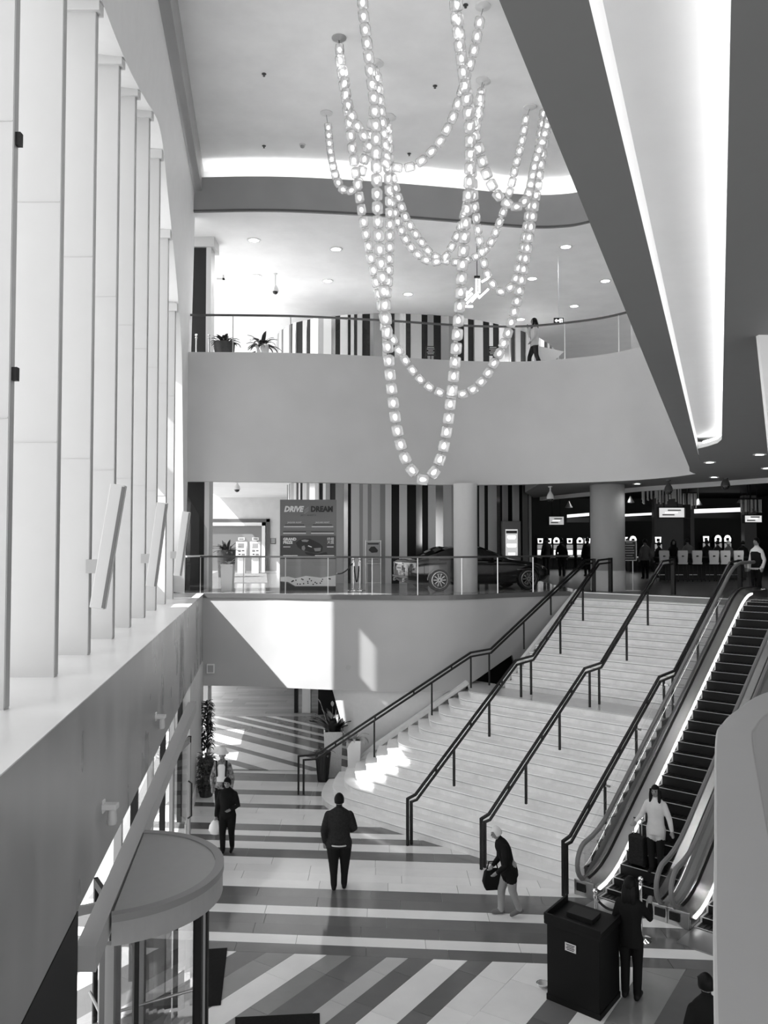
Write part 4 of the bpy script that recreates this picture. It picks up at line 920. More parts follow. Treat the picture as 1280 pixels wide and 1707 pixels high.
# promotional board
PB = 25.9
x0, x1, z0, z1 = rect(467,833,560,988,PB); z0 = MIDZ
t = thing('promotion_board','tall grey promotion board headed DRIVE DREAM with a sports car picture','poster',((x0+x1)/2,PB,MIDZ))
pb1 = mat('poster_grey',.19,.6,spec=.2); pb2 = mat('poster_dark',.06,.5); pb3 = mat('poster_mid',.25,.5); pbw = mat('poster_white',.72,.5)
mb = MB(); mb.box((x0,PB-.04,z0),(x1,PB+.08,z1)); bd = put('board', mb, pb1, t)
def S(px,py): return onY(px,py,PB-.045)
def flat(name, pts, m, par=None, dy=0):
    mb = MB(); v = [S(*p)-Vector((0,dy,0)) for p in pts]; n = len(v); mb.mesh(v+[q+Vector((0,.003,0)) for q in v],[tuple(range(n)),tuple(range(2*n-1,n-1,-1))]+[(i,(i+1)%n,(i+1)%n+n,i+n) for i in range(n)]); return put(name, mb, m, par or bd)
flat('picture_band',[(467.5,893),(559.5,893),(559.5,932),(467.5,932)],pb2)
flat('lower_band',[(467.5,932),(559.5,932),(559.5,962),(467.5,966)],pb3)
flat('base_band',[(467.5,970),(480,972),(492,978),(559.5,978),(559.5,988),(467.5,988)],pb2,dy=.002)
flat('tape_strip',[(467.5,962),(480,961),(492,964),(510,960),(535,963),(559.5,959),(559.5,977),(492,977),(480,970),(467.5,969)],pbw,dy=.002)
rg = random.Random(9)
for k in range(22):
    x = rg.uniform(486,557); y = rg.uniform(964,975); flat('punch_mark',[(x-1,y-1),(x+1,y-1),(x+1,y+1),(x-1,y+1)],inkb,dy=.005)
X, Zv = (1,0,0), (0,0,1)
text('title', 'DRIVE', pbw, bd, S(489,849), X, Zv, .235, .006, shear=.25, bold=.012, width=.62)
text('title', 'DREAM', inkb, bd, S(536.5,849), X, Zv, .235, .006, bold=.012, width=.68)
for k in range(3): flat('speed_stripe',[(507,851+k*2.6-1.2),(514.5,845.5+k*2.6-1.2),(514.5,847.5+k*2.6-1.2),(507,853+k*2.6-1.2)],inkg if k==1 else pb3,dy=.004)
text('date_line', 'JULY 1 - AUGUST 31', inkb, bd, S(514,859), X, Zv, .075, .006, shear=.2, width=.48)
for cx in (491,537.5):
    text('heading', 'JAGUAR HUNT', pbw, bd, S(cx,871), X, Zv, .07, .006, width=.44)
    for k, (w, m, hh) in enumerate(((16,inkb,1),(18,pbw,1.2),(14,inkg,.7),(19,inkb,1),(19,pbw,1.2))):
        y = 874.5+k*3.0+(2 if k > 2 else 0); flat('text_line',[(cx-w,y),(cx+w,y),(cx+w,y+hh),(cx-w,y+hh)],m,dy=.003)
    for k in range(3): flat('text_line',[(cx-17+2*k,937+k*2.3),(cx+17-2*k,937+k*2.3),(cx+17-2*k,938+k*2.3),(cx-17+2*k,938+k*2.3)],inkg,dy=.003)
text('prize_text', 'GRAND', pbw, bd, S(472,899), X, Zv, .115, .006, align='LEFT', bold=.006); text('prize_text', 'PRIZE', pbw, bd, S(472,904.5), X, Zv, .115, .006, align='LEFT', bold=.006)
text('prize_text', '終極', pbw, bd, S(551,899), X, Zv, .11, .006); text('prize_text', '大獎', pbw, bd, S(551,904.5), X, Zv, .11, .006)
for a, b, y in ((472,484,911),(545,556,911),(472,496,925.5),(525,557,925.5)): flat('text_line',[(a,y),(b,y),(b,y+1.2),(a,y+1.2)],pbw,dy=.003)
cr = flat('car_picture',[(493,905),(499,900),(505,898),(516,898),(525,902),(533,906),(538,911),(537,919),(530,922),(517,921),(510,918),(503,917),(496,912)],inkb,dy=.004)
flat('car_window',[(502,900.5),(508,899.2),(515,900.5),(512,903.5),(504,903)],pb3,cr,.006); flat('car_grille',[(523,914),(535,913),(534,918.5),(525,919)],inkg,cr,.006); flat('car_lamp',[(514,909),(520,911.5),(519,912.5),(513,910.5)],pbw,cr,.006); flat('car_wheel',[(503,911),(507,909),(509,914),(507,918),(503,916)],inkg,cr,.006)
flat('car_shadow',[(508,920),(530,923.5),(544,920),(546,924),(520,927),(510,924)],inkb,dy=.002)
# easel notice
c = onZ(622,973,MIDZ); t = thing('easel_sign','small easel board with a car picture in front of the striped wall','sign',c)
for s in (-1,1):
    mb = MB(); mb.tube([(c.x+s*.27,c.y,MIDZ),(c.x+s*.27,c.y,MIDZ+1.55)], .018, 6); put('upright', mb, steel, t)
for zz in (.03,.72,1.52):
    mb = MB(); mb.tube([(c.x-.27,c.y,MIDZ+zz),(c.x+.27,c.y,MIDZ+zz)], .014, 6); put('crossbar', mb, steel, t)
mb = MB(); mb.box((c.x-.25,c.y-.02,MIDZ+.76),(c.x+.25,c.y,MIDZ+1.5)); b = put('board', mb, mat('easel_print',.38,.5), t)
mb = MB(); mb.mesh([(c.x-.17,c.y-.024,MIDZ+1.2),(c.x-.08,c.y-.024,MIDZ+1.32),(c.x+.05,c.y-.024,MIDZ+1.33),(c.x+.17,c.y-.024,MIDZ+1.2),(c.x+.15,c.y-.024,MIDZ+1.12),(c.x-.05,c.y-.024,MIDZ+1.1)],[tuple(range(6))]); put('car_picture', mb, inkb, b)
mb = MB(); mb.box((c.x-.2,c.y-.024,MIDZ+1.4),(c.x+.2,c.y-.021,MIDZ+1.45)); put('text_line', mb, inkb, b)
for k in range(2):
    mb = MB(); mb.box((c.x-.18,c.y-.024,MIDZ+.85+k*.09),(c.x+.18,c.y-.021,MIDZ+.88+k*.09)); put('text_line', mb, inkg, b)
# stanchions with rope by the board
a = onZ(589,984,MIDZ); b = onZ(600,984,MIDZ)
stanchion(a,'white-topped stanchion holding a black rope beside the promotion board'); stanchion(b,'white-topped stanchion just right of the rope stanchion by the easel')
rope((a.x,a.y,MIDZ+.88),onY(561,956,PB)+Vector((0,-.1,0)),.12,'black rope hanging from the stanchion to the promotion board'); rope((a.x+.02,a.y,MIDZ+.88),(b.x-.02,b.y,MIDZ+.88),.62,'black rope drooping deep between the two mezzanine stanchions')
# digital totem
c = onZ(853,972,MIDZ); t = thing('display_totem','dark display totem with a bright screen before the striped wall','display',c)
hw = .34
mb = MB(); mb.box((c.x-hw,c.y,MIDZ),(c.x+hw,c.y+.35,MIDZ+2.25)); put('case', mb, mat('totem_dark',.05,.35), t, bevel=.01)
mb = MB(); mb.box((c.x-.22,c.y-.012,MIDZ+.95),(c.x+.22,c.y,MIDZ+1.95)); s = put('screen', mb, emis('totem_screen',.25,.5), t)
for zz, hh, ww in ((1.72,.09,.15),(1.62,.03,.12),(1.42,.10,.17),(1.33,.03,.15),(1.1,.08,.12)):
    mb = MB(); mb.box((c.x-ww,c.y-.016,MIDZ+zz-hh),(c.x+ww,c.y-.012,MIDZ+zz)); put('screen_block', mb, emis('totem_text',1.1), s)
mb = MB(); mb.box((c.x-.2,c.y-.016,MIDZ+1.8),(c.x+.2,c.y-.012,MIDZ+1.9)); put('screen_header', mb, inkb, s)
mb = MB(); mb.box((c.x-.25,c.y-.012,MIDZ+.6),(c.x+.25,c.y,MIDZ+.75)); put('label_strip', mb, inkg, t)
# ============================================================ the prize car
carp = mat('car_black_paint',.006,.12,coat=1.0); carg = mat('car_glass',.012,.05); tyre = mat('tyre_rubber',.015,.7); rim = mat('wheel_alloy',.35,.25,metal=.9); lampm = mat('car_lamp',.5,.15); plate = mat('licence_plate',.7,.4)
R1 = onZ(716,983,MIDZ); CH = math.radians(16)
cr = thing('display_car','glossy black luxury sports saloon on display behind the slim column','car',(R1.x,R1.y,MIDZ),CH,world=False)
# local: x forward from the rear axle (right-side wheel), y left, z up. width 1.85
WB = 2.95
ST = [ # x, half width at sill, half width belt, z sill, z belt, z roof(top centre), half width roof
 (-.98,.70,.74,.45,.80,.86,.55),(-.93,.82,.86,.30,.88,.93,.62),(-.70,.88,.91,.24,.93,.985,.66),(-.35,.90,.93,.22,.95,1.03,.66),(0,.91,.935,.21,.96,1.20,.60),(.4,.91,.93,.20,.955,1.34,.575),(.9,.90,.92,.20,.94,1.39,.57),(1.35,.90,.92,.20,.925,1.365,.58),(1.8,.90,.92,.20,.91,1.22,.62),(2.2,.90,.92,.20,.90,1.03,.70),(2.5,.90,.92,.21,.885,.955,.74),(2.95,.90,.915,.22,.84,.91,.74),(3.4,.86,.88,.24,.76,.83,.70),(3.68,.74,.78,.28,.66,.73,.58),(3.80,.55,.60,.34,.58,.62,.45)]
rings = []
for x, ws, wb, zs, zb, zt, wt in ST:
    rings.append([(x,-ws*.8,zs-.05),(x,-ws,zs+.08),(x,-wb,(zs+zb)/2),(x,-wb*.985,zb-.06),(x,-wb*.95,zb),(x,-wt,zb+(zt-zb)*.82),(x,-wt*.72,zt-.01),(x,0,zt+.012),
      (x,wt*.72,zt-.01),(x,wt,zb+(zt-zb)*.82),(x,wb*.95,zb),(x,wb*.985,zb-.06),(x,wb,(zs+zb)/2),(x,ws,zs+.08),(x,ws*.8,zs-.05)])
mb = MB(); mb.loft(rings); b = put('body', mb, carp, cr, smooth=True)
sub = b.modifiers.new('smooth','SUBSURF'); sub.levels = 2; sub.render_levels = 2
for sd in (-1,1):    # side glass
    mb = MB(); xs = [(.02,.965,1.16,.70),(.4,.965,1.285,.62),(.9,.955,1.335,.61),(1.35,.94,1.31,.62),(1.75,.925,1.2,.66),(2.1,.915,1.04,.74)]
    lo = [(x,sd*(.905),zb+.005) for x, zb, zt, w in xs]; hi = [(x,sd*(w+.02),zt) for x, zb, zt, w in xs]
    mb.loft([lo,hi],False); put('side_window', mb, carg, cr, smooth=True, recalc=False)
    for xw in (0,WB):
        mb = MB(); c = (xw,sd*.80,.34)
        rr = [(.20,-.11),(.31,-.12),(.34,-.09),(.345,0),(.34,.09),(.31,.12),(.20,.11)]
        mb.loft([[(xw+r*math.cos(q),sd*.82+y,.34+r*math.sin(q)) for q in [2*PI*k/28 for k in range(28)]] for r, y in rr],True,False); w = put('wheel', mb, tyre, cr, smooth=True)
        mb = MB(); yo = sd*.82+sd*.105
        mb.loft([[(xw+r*math.cos(q),yo+y*sd,.34+r*math.sin(q)) for q in [2*PI*k/28 for k in range(28)]] for r, y in ((.255,-.06),(.265,.01),(.235,.012),(.22,-.04))],True,False)
        for k in range(10):
            q = 2*PI*k/10; d = Vector((math.cos(q),0,math.sin(q))); e = Vector((-math.sin(q),0,math.cos(q))); mb.obox(Vector((xw,yo-sd*.01,.34))+d*.135, d*.11, e*.014, (0,.012,0))
        mb.lathe([(.001,0),(.05,0)],(xw,yo,.34),10)
        put('rim', mb, rim, w)
        mb = MB(); mb.loft([[(xw+r*math.cos(q),sd*(.925)+0,.34+r*math.sin(q)) for q in [PI*k/16 for k in range(17)]] for r in (.36,.40)],False); put('arch_trim', mb, carp, cr, recalc=False)
mb = MB(); mb.loft([[(x,y,z) for y, z in ((-.56,zz),(0,zz+.03),(.56,zz))] for x, z, zz in ((-.30,0,1.045),(.32,0,1.325))],False); put('rear_window', mb, carg, cr)
mb = MB(); mb.loft([[(x,-w,z),(x,0,z+.03),(x,w,z)] for x, z, w in ((1.5,1.335,.56),(2.4,.99,.70))],False); put('windscreen', mb, carg, cr)
for sd in (-1,1):
    mb = MB(); mb.loft([[(-.99,sd*.45,.72),(-.94,sd*.80,.70),(-.74,sd*.915,.72)],[(-.99,sd*.45,.86),(-.94,sd*.80,.87),(-.74,sd*.905,.86)]],False); put('tail_lamp', mb, lampm, cr, recalc=False)
    for k in (0,1):
        mb = MB(); mb.loft([[(-.99+x,sd*(.42+.11*k)+r*math.cos(q),.33+r*math.sin(q)) for q in [2*PI*j/12 for j in range(12)]] for x, r in ((0,.045),(-.03,.05),(-.03,.036),(.02,.034))],True,False); put('exhaust_tip', mb, chrome, cr, smooth=True)
    mb = MB(); mb.box((.95,sd*.935-.01,.83),(1.17,sd*.935+.01,.86)); put('door_handle', mb, chrome, cr, bevel=.006)
    mb = MB(); mb.box((2.55,sd*.93-.006,.62),(2.85,sd*.93+.006,.66)); put('side_vent', mb, chrome, cr)
    mb = MB(); mb.obox((1.78,sd*1.02,.98),(.09,0,0),(0,.09,0),(0,0,.06)); put('wing_mirror', mb, carp, cr, bevel=.03)
    mb = MB(); mb.loft([[(3.45,sd*.86,.66),(3.66,sd*.70,.62)],[(3.42,sd*.85,.76),(3.62,sd*.70,.70)]],False); put('head_lamp', mb, lampm, cr)
mb = MB(); mb.box((-1.0,-.26,.62),(-.985,.26,.77)); pl = put('number_plate', mb, plate, cr); 
mb = MB(); mb.box((-1.003,-.2,.67),(-1.0,.2,.72)); put('plate_print', mb, inkg, pl)
mb = MB(); mb.box((-1.01,-.35,.83),(-.985,.35,.855)); put('boot_chrome_bar', mb, chrome, cr)
mb = MB(); mb.box((-.985,-.75,.40),(-.95,.75,.46)); put('bumper_strip', mb, mat('bumper_grey',.12,.4), cr)
# ============================================================ ground floor things
# planters beside the stairs
c = Vector((-1.42,23.45,0))
t = thing('potted_plant','dark peace lily in the tall white hammered planter beside the stairs','plant',c)
mb = MB(); n = 8; rows_ = []
mb.lathe([(.30,0),(.36,1.25),(.32,1.25),(.31,1.18),(.001,1.18)], c, 4, a0=PI/4+.1, a1=PI/4+.1+2*PI); put('pot', mb, mat('pot_hammered',.78,.4,bump=1.0,var=.05,scale=22), t, bevel=.01)
mb = MB(); mb.lathe([(.30,1.19),(.001,1.19)], c, 4, a0=PI/4+.1, a1=PI/4+.1+2*PI); put('soil', mb, MATS['soil'], t)
plant(t,(c.x,c.y,1.2),34,.66,.11,leafm[0],6,(.75,1.5),.45,.12)
for k in range(3):
    mb = MB(); a = 1.3+k*1.7; p = Vector((c.x+.12*math.cos(a),c.y+.12*math.sin(a),1.2)); q = p+Vector((.22*math.cos(a),.1*math.sin(a),.75)); mb.tube([p,p.lerp(q,.5)+Vector((0,0,.05)),q],.008,5); f = put('flower_stalk', mb, leafm[1], t)
    mb = MB(); leaf(mb,q,a,1.2,.2,.045,.2); put('spathe', mb, leafm[2], f, recalc=False)
c = Vector((-.80,22.5,0))
t = thing('potted_plant','pale variegated plant in the white planter standing on the curved steps','plant',c+Vector((0,0,.17)))
cc = c+Vector((0,0,.17)); square_pot(t,cc,.21,.26,1.05,potw); plant(t,(c.x,c.y,1.18),22,.5,.05,leafm[2],8,(.4,1.4),1.0,.08)
c = onZ(538,1302,0); t = thing('potted_plant','small leafy plant in a tall dark ribbed planter at the foot of the stairs','plant',c)
mb = MB(); mb.lathe([(.13,0),(.21,.80),(.19,.80),(.18,.74),(.001,.74)], c, 12); p = put('pot', mb, potk, t, smooth=True)
for k in range(12):
    a = 2*PI*k/12; mb = MB(); mb.tube([(c.x+.133*math.cos(a),c.y+.133*math.sin(a),.01),(c.x+.212*math.cos(a),c.y+.212*math.sin(a),.79)],.012,5); put('rib', mb, potk, p)
plant(t,(c.x,c.y,.74),18,.34,.05,leafm[1],9,(.4,1.4),1.0,.06)
# tall dark topiary planter by the left wall
c = onZ(335,1327,0); c.x += .13
t = thing('potted_plant','leafy column plant in a dark pot by the left wall behind the two walkers','plant',c); mb = MB(); mb.lathe([(.16,0),(.22,.25),(.2,.25),(.001,.22)], c, 14); put('pot', mb, potd, t, smooth=True)
rg = random.Random(4); mb = MB()
for k in range(420):
    a = rg.random()*2*PI; z = .2+rg.random()*.85; r = .22*(.75+.3*rg.random()); leaf(mb,(c.x+r*.6*math.cos(a),c.y+r*.6*math.sin(a),z),a,rg.uniform(-.2,1.0),.14,.035,.6,3)
put('foliage', mb, mat('leaf_grey',.12,.5,var=.4,scale=9), t, recalc=False, kind='stuff')
c = onZ(331,1290,0); c.x += .22
t = thing('flowering_plant','tall slender plant with pale blossoms against the dark pier','plant',c); mb = MB(); mb.lathe([(.14,0),(.18,.4),(.001,.38)], c, 12); put('pot', mb, potd, t)
mb = MB(); mb.tube([(c.x,c.y,.3),(c.x+.03,c.y,1.2),(c.x,c.y,2.05)],.02,6); put('stem', mb, leafm[0], t)
mb = MB()
for k in range(260):
    a = rg.random()*2*PI; z = .7+rg.random()*1.3; leaf(mb,(c.x+.05*math.cos(a),c.y+.05*math.sin(a),z),a,rg.uniform(-.2,1.0),.22,.035,.8,3)
put('foliage', mb, leafm[0], t, recalc=False, kind='stuff')
for k in range(22):
    a = rg.random()*2*PI; z = 1.2+rg.random()*.8; q = (c.x+.2*math.cos(a),c.y-.12-.05*rg.random(),z); mb = MB(); mb.ball(q,.028,.028,.02,6,4); put('blossom', mb, leafm[2], t)
# machine in the ground lobby
c = Vector((-2.1,31.6,0)); t = thing('slot_machine','black cash machine under the mezzanine left of the lily planter','machine',c)
mb = MB(); mb.box((c.x-.38,c.y,0),(c.x+.38,c.y+.6,1.05)); put('base', mb, sgn, t, bevel=.01)
mb = MB(); mb.loft([[(c.x-.38,c.y+.05,1.05),(c.x+.38,c.y+.05,1.05),(c.x+.38,c.y+.6,1.05),(c.x-.38,c.y+.6,1.05)],[(c.x-.38,c.y+.15,2.0),(c.x+.38,c.y+.15,2.0),(c.x+.38,c.y+.6,2.0),(c.x-.38,c.y+.6,2.0)]]); hd = put('cabinet', mb, sgn, t)
for (a, b, z0, z1, m) in ((-.3,-.16,1.35,1.75,inkg),(-.08,.12,1.62,1.78,inkw),(-.06,.1,1.48,1.56,inkg),(-.06,.1,1.38,1.44,inkg),(.16,.32,1.3,1.4,inkg),(-.3,.32,1.22,1.25,inkg)):
    mb = MB(); mb.box((c.x+a,c.y+.06,z0),(c.x+b,c.y+.12,z1)); put('panel', mb, m, hd)
for (x, w, m, nm) in ((-3.35,.12,darkp,'trim_11'),(-2.95,.32,white,'trim_12')):
    mb = MB(); mb.box((x-w/2,31.9,0),(x+w/2,32.3,LOWZ)); put(nm, mb, m, kind=KS)
# wall lamps on the ledge wall
def wall_lamp(x, y, label):
    Y = y; p = Vector((ledgeX(Y),Y,x)); t = thing('wall_lamp', label, 'lamp', p, group='small wall lamps on the ledge wall')
    mb = MB(); mb.box((p.x,p.y-.06,p.z-.02),(p.x+.16,p.y+.06,p.z+.04)); mb.box((p.x,p.y-.04,p.z-.06),(p.x+.02,p.y+.04,p.z+.08)); put('bracket', mb, canm, t, bevel=.02)
    mb = MB(); mb.lathe([(.001,-.02),(.045,-.02),(.055,-.15),(.045,-.18),(.001,-.18)],(p.x+.10,p.y,p.z),12); put('shade', mb, mat('lamp_shade',.6,.3), t, smooth=True)
for (px,py), lab in (((193,1340),'nearest the revolving door'),((272,1193),'above the far glass doors')):
    best = min([y/10 for y in range(60,230)], key=lambda Y: abs((640+FPX*(ledgeX(Y)+.1)/Y)-px)); zz = EYE-(py-903)/FPX*best; wall_lamp(zz, best, 'small pale lamp on the grey ledge wall '+lab)
# sensor box on the fascia
c = onY(352,1114,24.05); t = thing('wall_box','small white box on the fascia above the dark doorway','box',c); mb = MB(); mb.box((c.x-.11,c.y-.1,c.z-.13),(c.x+.11,c.y+.02,c.z+.13)); put('case', mb, canm, t, bevel=.01); mb = MB(); mb.box((c.x-.08,c.y-.105,c.z-.1),(c.x+.08,c.y-.1,c.z+.1)); put('grille', mb, greyp, t)
# ---- revolving door
cx, cy, RR = -3.15, 9.76, 1.27
t = thing('revolving_door','round revolving door drum with grey canopy at the left wall','door',(cx,cy,0))
a0, a1 = -1.25, 1.55
arc = lambda r, z, n=32: [(cx+r*math.cos(lerp(a0,a1,k/n)),cy+r*math.sin(lerp(a0,a1,k/n)),z) for k in range(n+1)]
mb = MB(); mb.prism([p[:2] for p in arc(RR,0)], 2.42, 2.72); put('canopy', mb, mat('canopy_grey',.34,.45,var=.02), t, bevel=.0)
mb = MB(); mb.loft([arc(RR-.09,2.72),arc(RR-.09,2.735),arc(RR+.012,2.735),arc(RR+.012,2.66),arc(RR,2.66)],False); put('canopy_rim', mb, mat('canopy_rim',.24,.4), t, smooth=True)
drg = glass_mat('door_glass',.75,.05)
mb = MB(); P1 = arc(RR-.08,.05); mb.loft([P1[:11],[(x,y,2.42) for x,y,z in P1[:11]]],False); put('curved_glass', mb, drg, t)
mb = MB(); mb.loft([P1[22:],[(x,y,2.42) for x,y,z in P1[22:]]],False); put('curved_glass', mb, drg, t)
for k in (0,10,22,32):
    q = arc(RR-.08,0)[k]; mb = MB(); mb.box((q[0]-.045,q[1]-.045,0),(q[0]+.045,q[1]+.045,2.42)); put('drum_post', mb, darkp if k in (10,22) else alu, t)
for k in range(4):
    a = .55+k*PI/2; d = Vector((math.cos(a),math.sin(a),0)); r1 = RR-.14
    if d.x < -.5: r1 = .75
    c0 = Vector((cx,cy,0)); nrm = Vector((-d.y,d.x,0))
    mb = MB()
    for (ra, rb, za, zb) in ((.06,.12,.05,2.38),(r1-.07,r1,.05,2.38),(.06,r1,.05,.25),(.06,r1,2.28,2.38)):
        mb.obox(c0+d*((ra+rb)/2)+Vector((0,0,(za+zb)/2)), d*((rb-ra)/2), nrm*.025, (0,0,(zb-za)/2))
    w = put('door_wing', mb, darkp if k%2 else alu, t)
    mb = MB(); p, q = c0+d*.12, c0+d*(r1-.07); mb.quad((p.x,p.y,.25),(q.x,q.y,.25),(q.x,q.y,2.28),(p.x,p.y,2.28)); put('wing_glass', mb, drg, w)
    mb = MB(); mb.tube([c0+d*.14+nrm*.07+Vector((0,0,1.05)),c0+d*(r1-.08)+nrm*.07+Vector((0,0,1.05))],.018,8); put('push_bar', mb, steel, w)
mb = MB(); mb.lathe([(.06,.0),(.06,2.42)],(cx,cy,0),14); put('centre_shaft', mb, alu, t)
mb = MB(); mb.prism([p[:2] for p in arc(RR-.1,0)], .0015, .008); put('door_floor', mb, mat('door_mat_grey',.3,.7), t)
# far glass door with handle
Yd = 16.6; xd = lowX(Yd)+.14
t = thing('glass_door','tall framed glass door with long handle beyond the revolving door','door',(xd,Yd,0))
mb = MB()
for (ya, yb, za, zb) in ((-.75,-.65,0,2.5),(.65,.75,0,2.5),(-.75,.75,0,.2),(-.75,.75,2.38,2.5)): mb.box((xd-.03,Yd+ya,za),(xd+.03,Yd+yb,zb))
put('frame', mb, alu, t); mb = MB(); mb.quad((xd,Yd-.65,.2),(xd,Yd+.65,.2),(xd,Yd+.65,2.38),(xd,Yd-.65,2.38)); put('pane', mb, drg, t)
mb = MB(); mb.tube([(xd+.03,Yd+.5,.9),(xd+.1,Yd+.5,.95),(xd+.1,Yd+.5,1.6),(xd+.03,Yd+.5,1.65)],.018,8); put('handle', mb, blackm, t)
# black mats
def floor_mat(px, label):
    P = [onZ(x,y,0) for x,y in px]; t = put('door_mat', MB().prism([(p.x,p.y) for p in P],.001,.014), mat('mat_black',.014,.95,var=.2,scale=40,spec=.1), label=label, cat='mat', bevel=.004); return t
floor_mat([(334,1680),(368,1676),(379,1581),(334,1584)],'black entrance mat beside the revolving door'); floor_mat([(392,1740),(533,1735),(533,1690),(392,1697)],'black mat cut by the bottom picture edge')
# slanted light panels on the fins
def slant(ptop, pbot, Y, w, brk, label):
    a, b = onY(*ptop,Y), onY(*pbot,Y); t = thing('tilted_wall_panel', label, 'panel', b, group='tilted panels on the window fins')
    d = (b-a); L = d.length/2; d.normalize(); sd = Vector((d.z,0,-d.x)); c = (a+b)/2
    mb = MB(); mb.obox(c, sd*(w/2), (0,.06,0), d*L); p = put('housing', mb, mat('panel_paint',.62,.45), t, bevel=.012)
    mb = MB(); mb.obox(c-sd*(w/2-.01)*(1 if sd.x < 0 else -1)+Vector((0,-.062,0)), sd*.02, (0,.006,0), d*(L-.02)); put('edge_strip', mb, mat('panel_edge',.16,.5), p)
    q = onY(*brk,Y); mb = MB(); mb.box((q.x-.1,Y-.03,q.z-.09),(q.x+.12,Y+.04,q.z+.09)); put('bracket', mb, mat('bracket_grey',.4,.4), t)
slant((198,808),(163,1014),FINY[5]-.14,.19,(157,944),'large tilted pale panel bracketed to a window fin, nearest the viewer')
slant((271,838),(252,978),FINY[8]-.14,.20,(244,931),'tilted pale panel on the window fins, middle of the three')
slant((311,853),(296,960),FINY[11]-.14,.20,(291,925),'tilted pale panel at the far window fins, smallest of the three')
# ---- podium
pod = thing('podium','black host podium with raised top edge and small label','podium',onZ(965,1690,0))
pc = [onZ(912,1665,0),onZ(1000,1702,0),onZ(1033,1662,0)]; pc.append(pc[0]+pc[2]-pc[1])
mb = MB(); mb.prism([(p.x,p.y) for p in pc], .0, 1.06); pm = mat('podium_black',.006,.5,spec=.15); put('body', mb, pm, pod, bevel=.01)
g = sum(pc,Vector())/4; tp = [g+(p-g)*1.08 for p in pc]
mb = MB(); mb.prism([(p.x,p.y) for p in tp], 1.06, 1.12); put('top', mb, pm, pod, bevel=.006)
for i, h in ((0,.09),(1,.05),(3,.09)):
    a, b = tp[i], tp[(i+1)%4]; inn = [a.lerp(g,.08),b.lerp(g,.08)]; mb = MB(); mb.prism([(a.x,a.y),(b.x,b.y),(inn[1].x,inn[1].y),(inn[0].x,inn[0].y)],1.12,1.12+h); put('raised_edge', mb, pm, pod)
mb = MB(); mb.obox(g+Vector((.02,.05,1.15)), (pc[1]-pc[0])*.25, (pc[3]-pc[0])*.2, (0,0,.03)); put('inner_tray', mb, darkp, pod)
a, b = pc[0], pc[1]; d = (b-a).normalized(); nr = Vector((d.y,-d.x,0)); q = a.lerp(b,.47)+Vector((0,0,.84))
mb = MB(); mb.obox(q+nr*.012, d*.085, nr*.004, (0,0,.055)); lb = put('label_plate', mb, mat('label_white',.6,.5), pod)
for k in range(4):
    mb = MB(); mb.obox(q+nr*.018+Vector((0,0,.035-.022*k)), d*(.065-.01*(k%2)), nr*.002, (0,0,.005)); put('text_line', mb, inkb, lb)
mb = MB(); mb.prism([(g.x+(p.x-g.x)*1.02,g.y+(p.y-g.y)*1.02) for p in pc], .0, .08); put('plinth', mb, pm, pod)
# stanchions with rope by the escalator
a = onZ(993,1590,0); b = onZ(1069,1566,0)
stanchion(a,'chrome stanchion right behind the black podium'); stanchion(b,'chrome stanchion with round base before the escalators')
rope((a.x,a.y,.88),(b.x,b.y,.88),.3,'black rope sagging between the chrome stanchions behind the podium')
c = onZ(905,1645,0); t = thing('paper_cup','small pale dish on the floor at the podium foot','dish',c); mb = MB(); mb.lathe([(.05,0),(.09,.05),(.08,.05),(.045,.008),(.001,.008)],c,16); put('bowl', mb, mat('dish_grey',.5,.4), t, smooth=True); mb = MB(); mb.lathe([(.09,.05),(.1,.055),(.09,.058)],c,16); put('rim', mb, chrome, t)
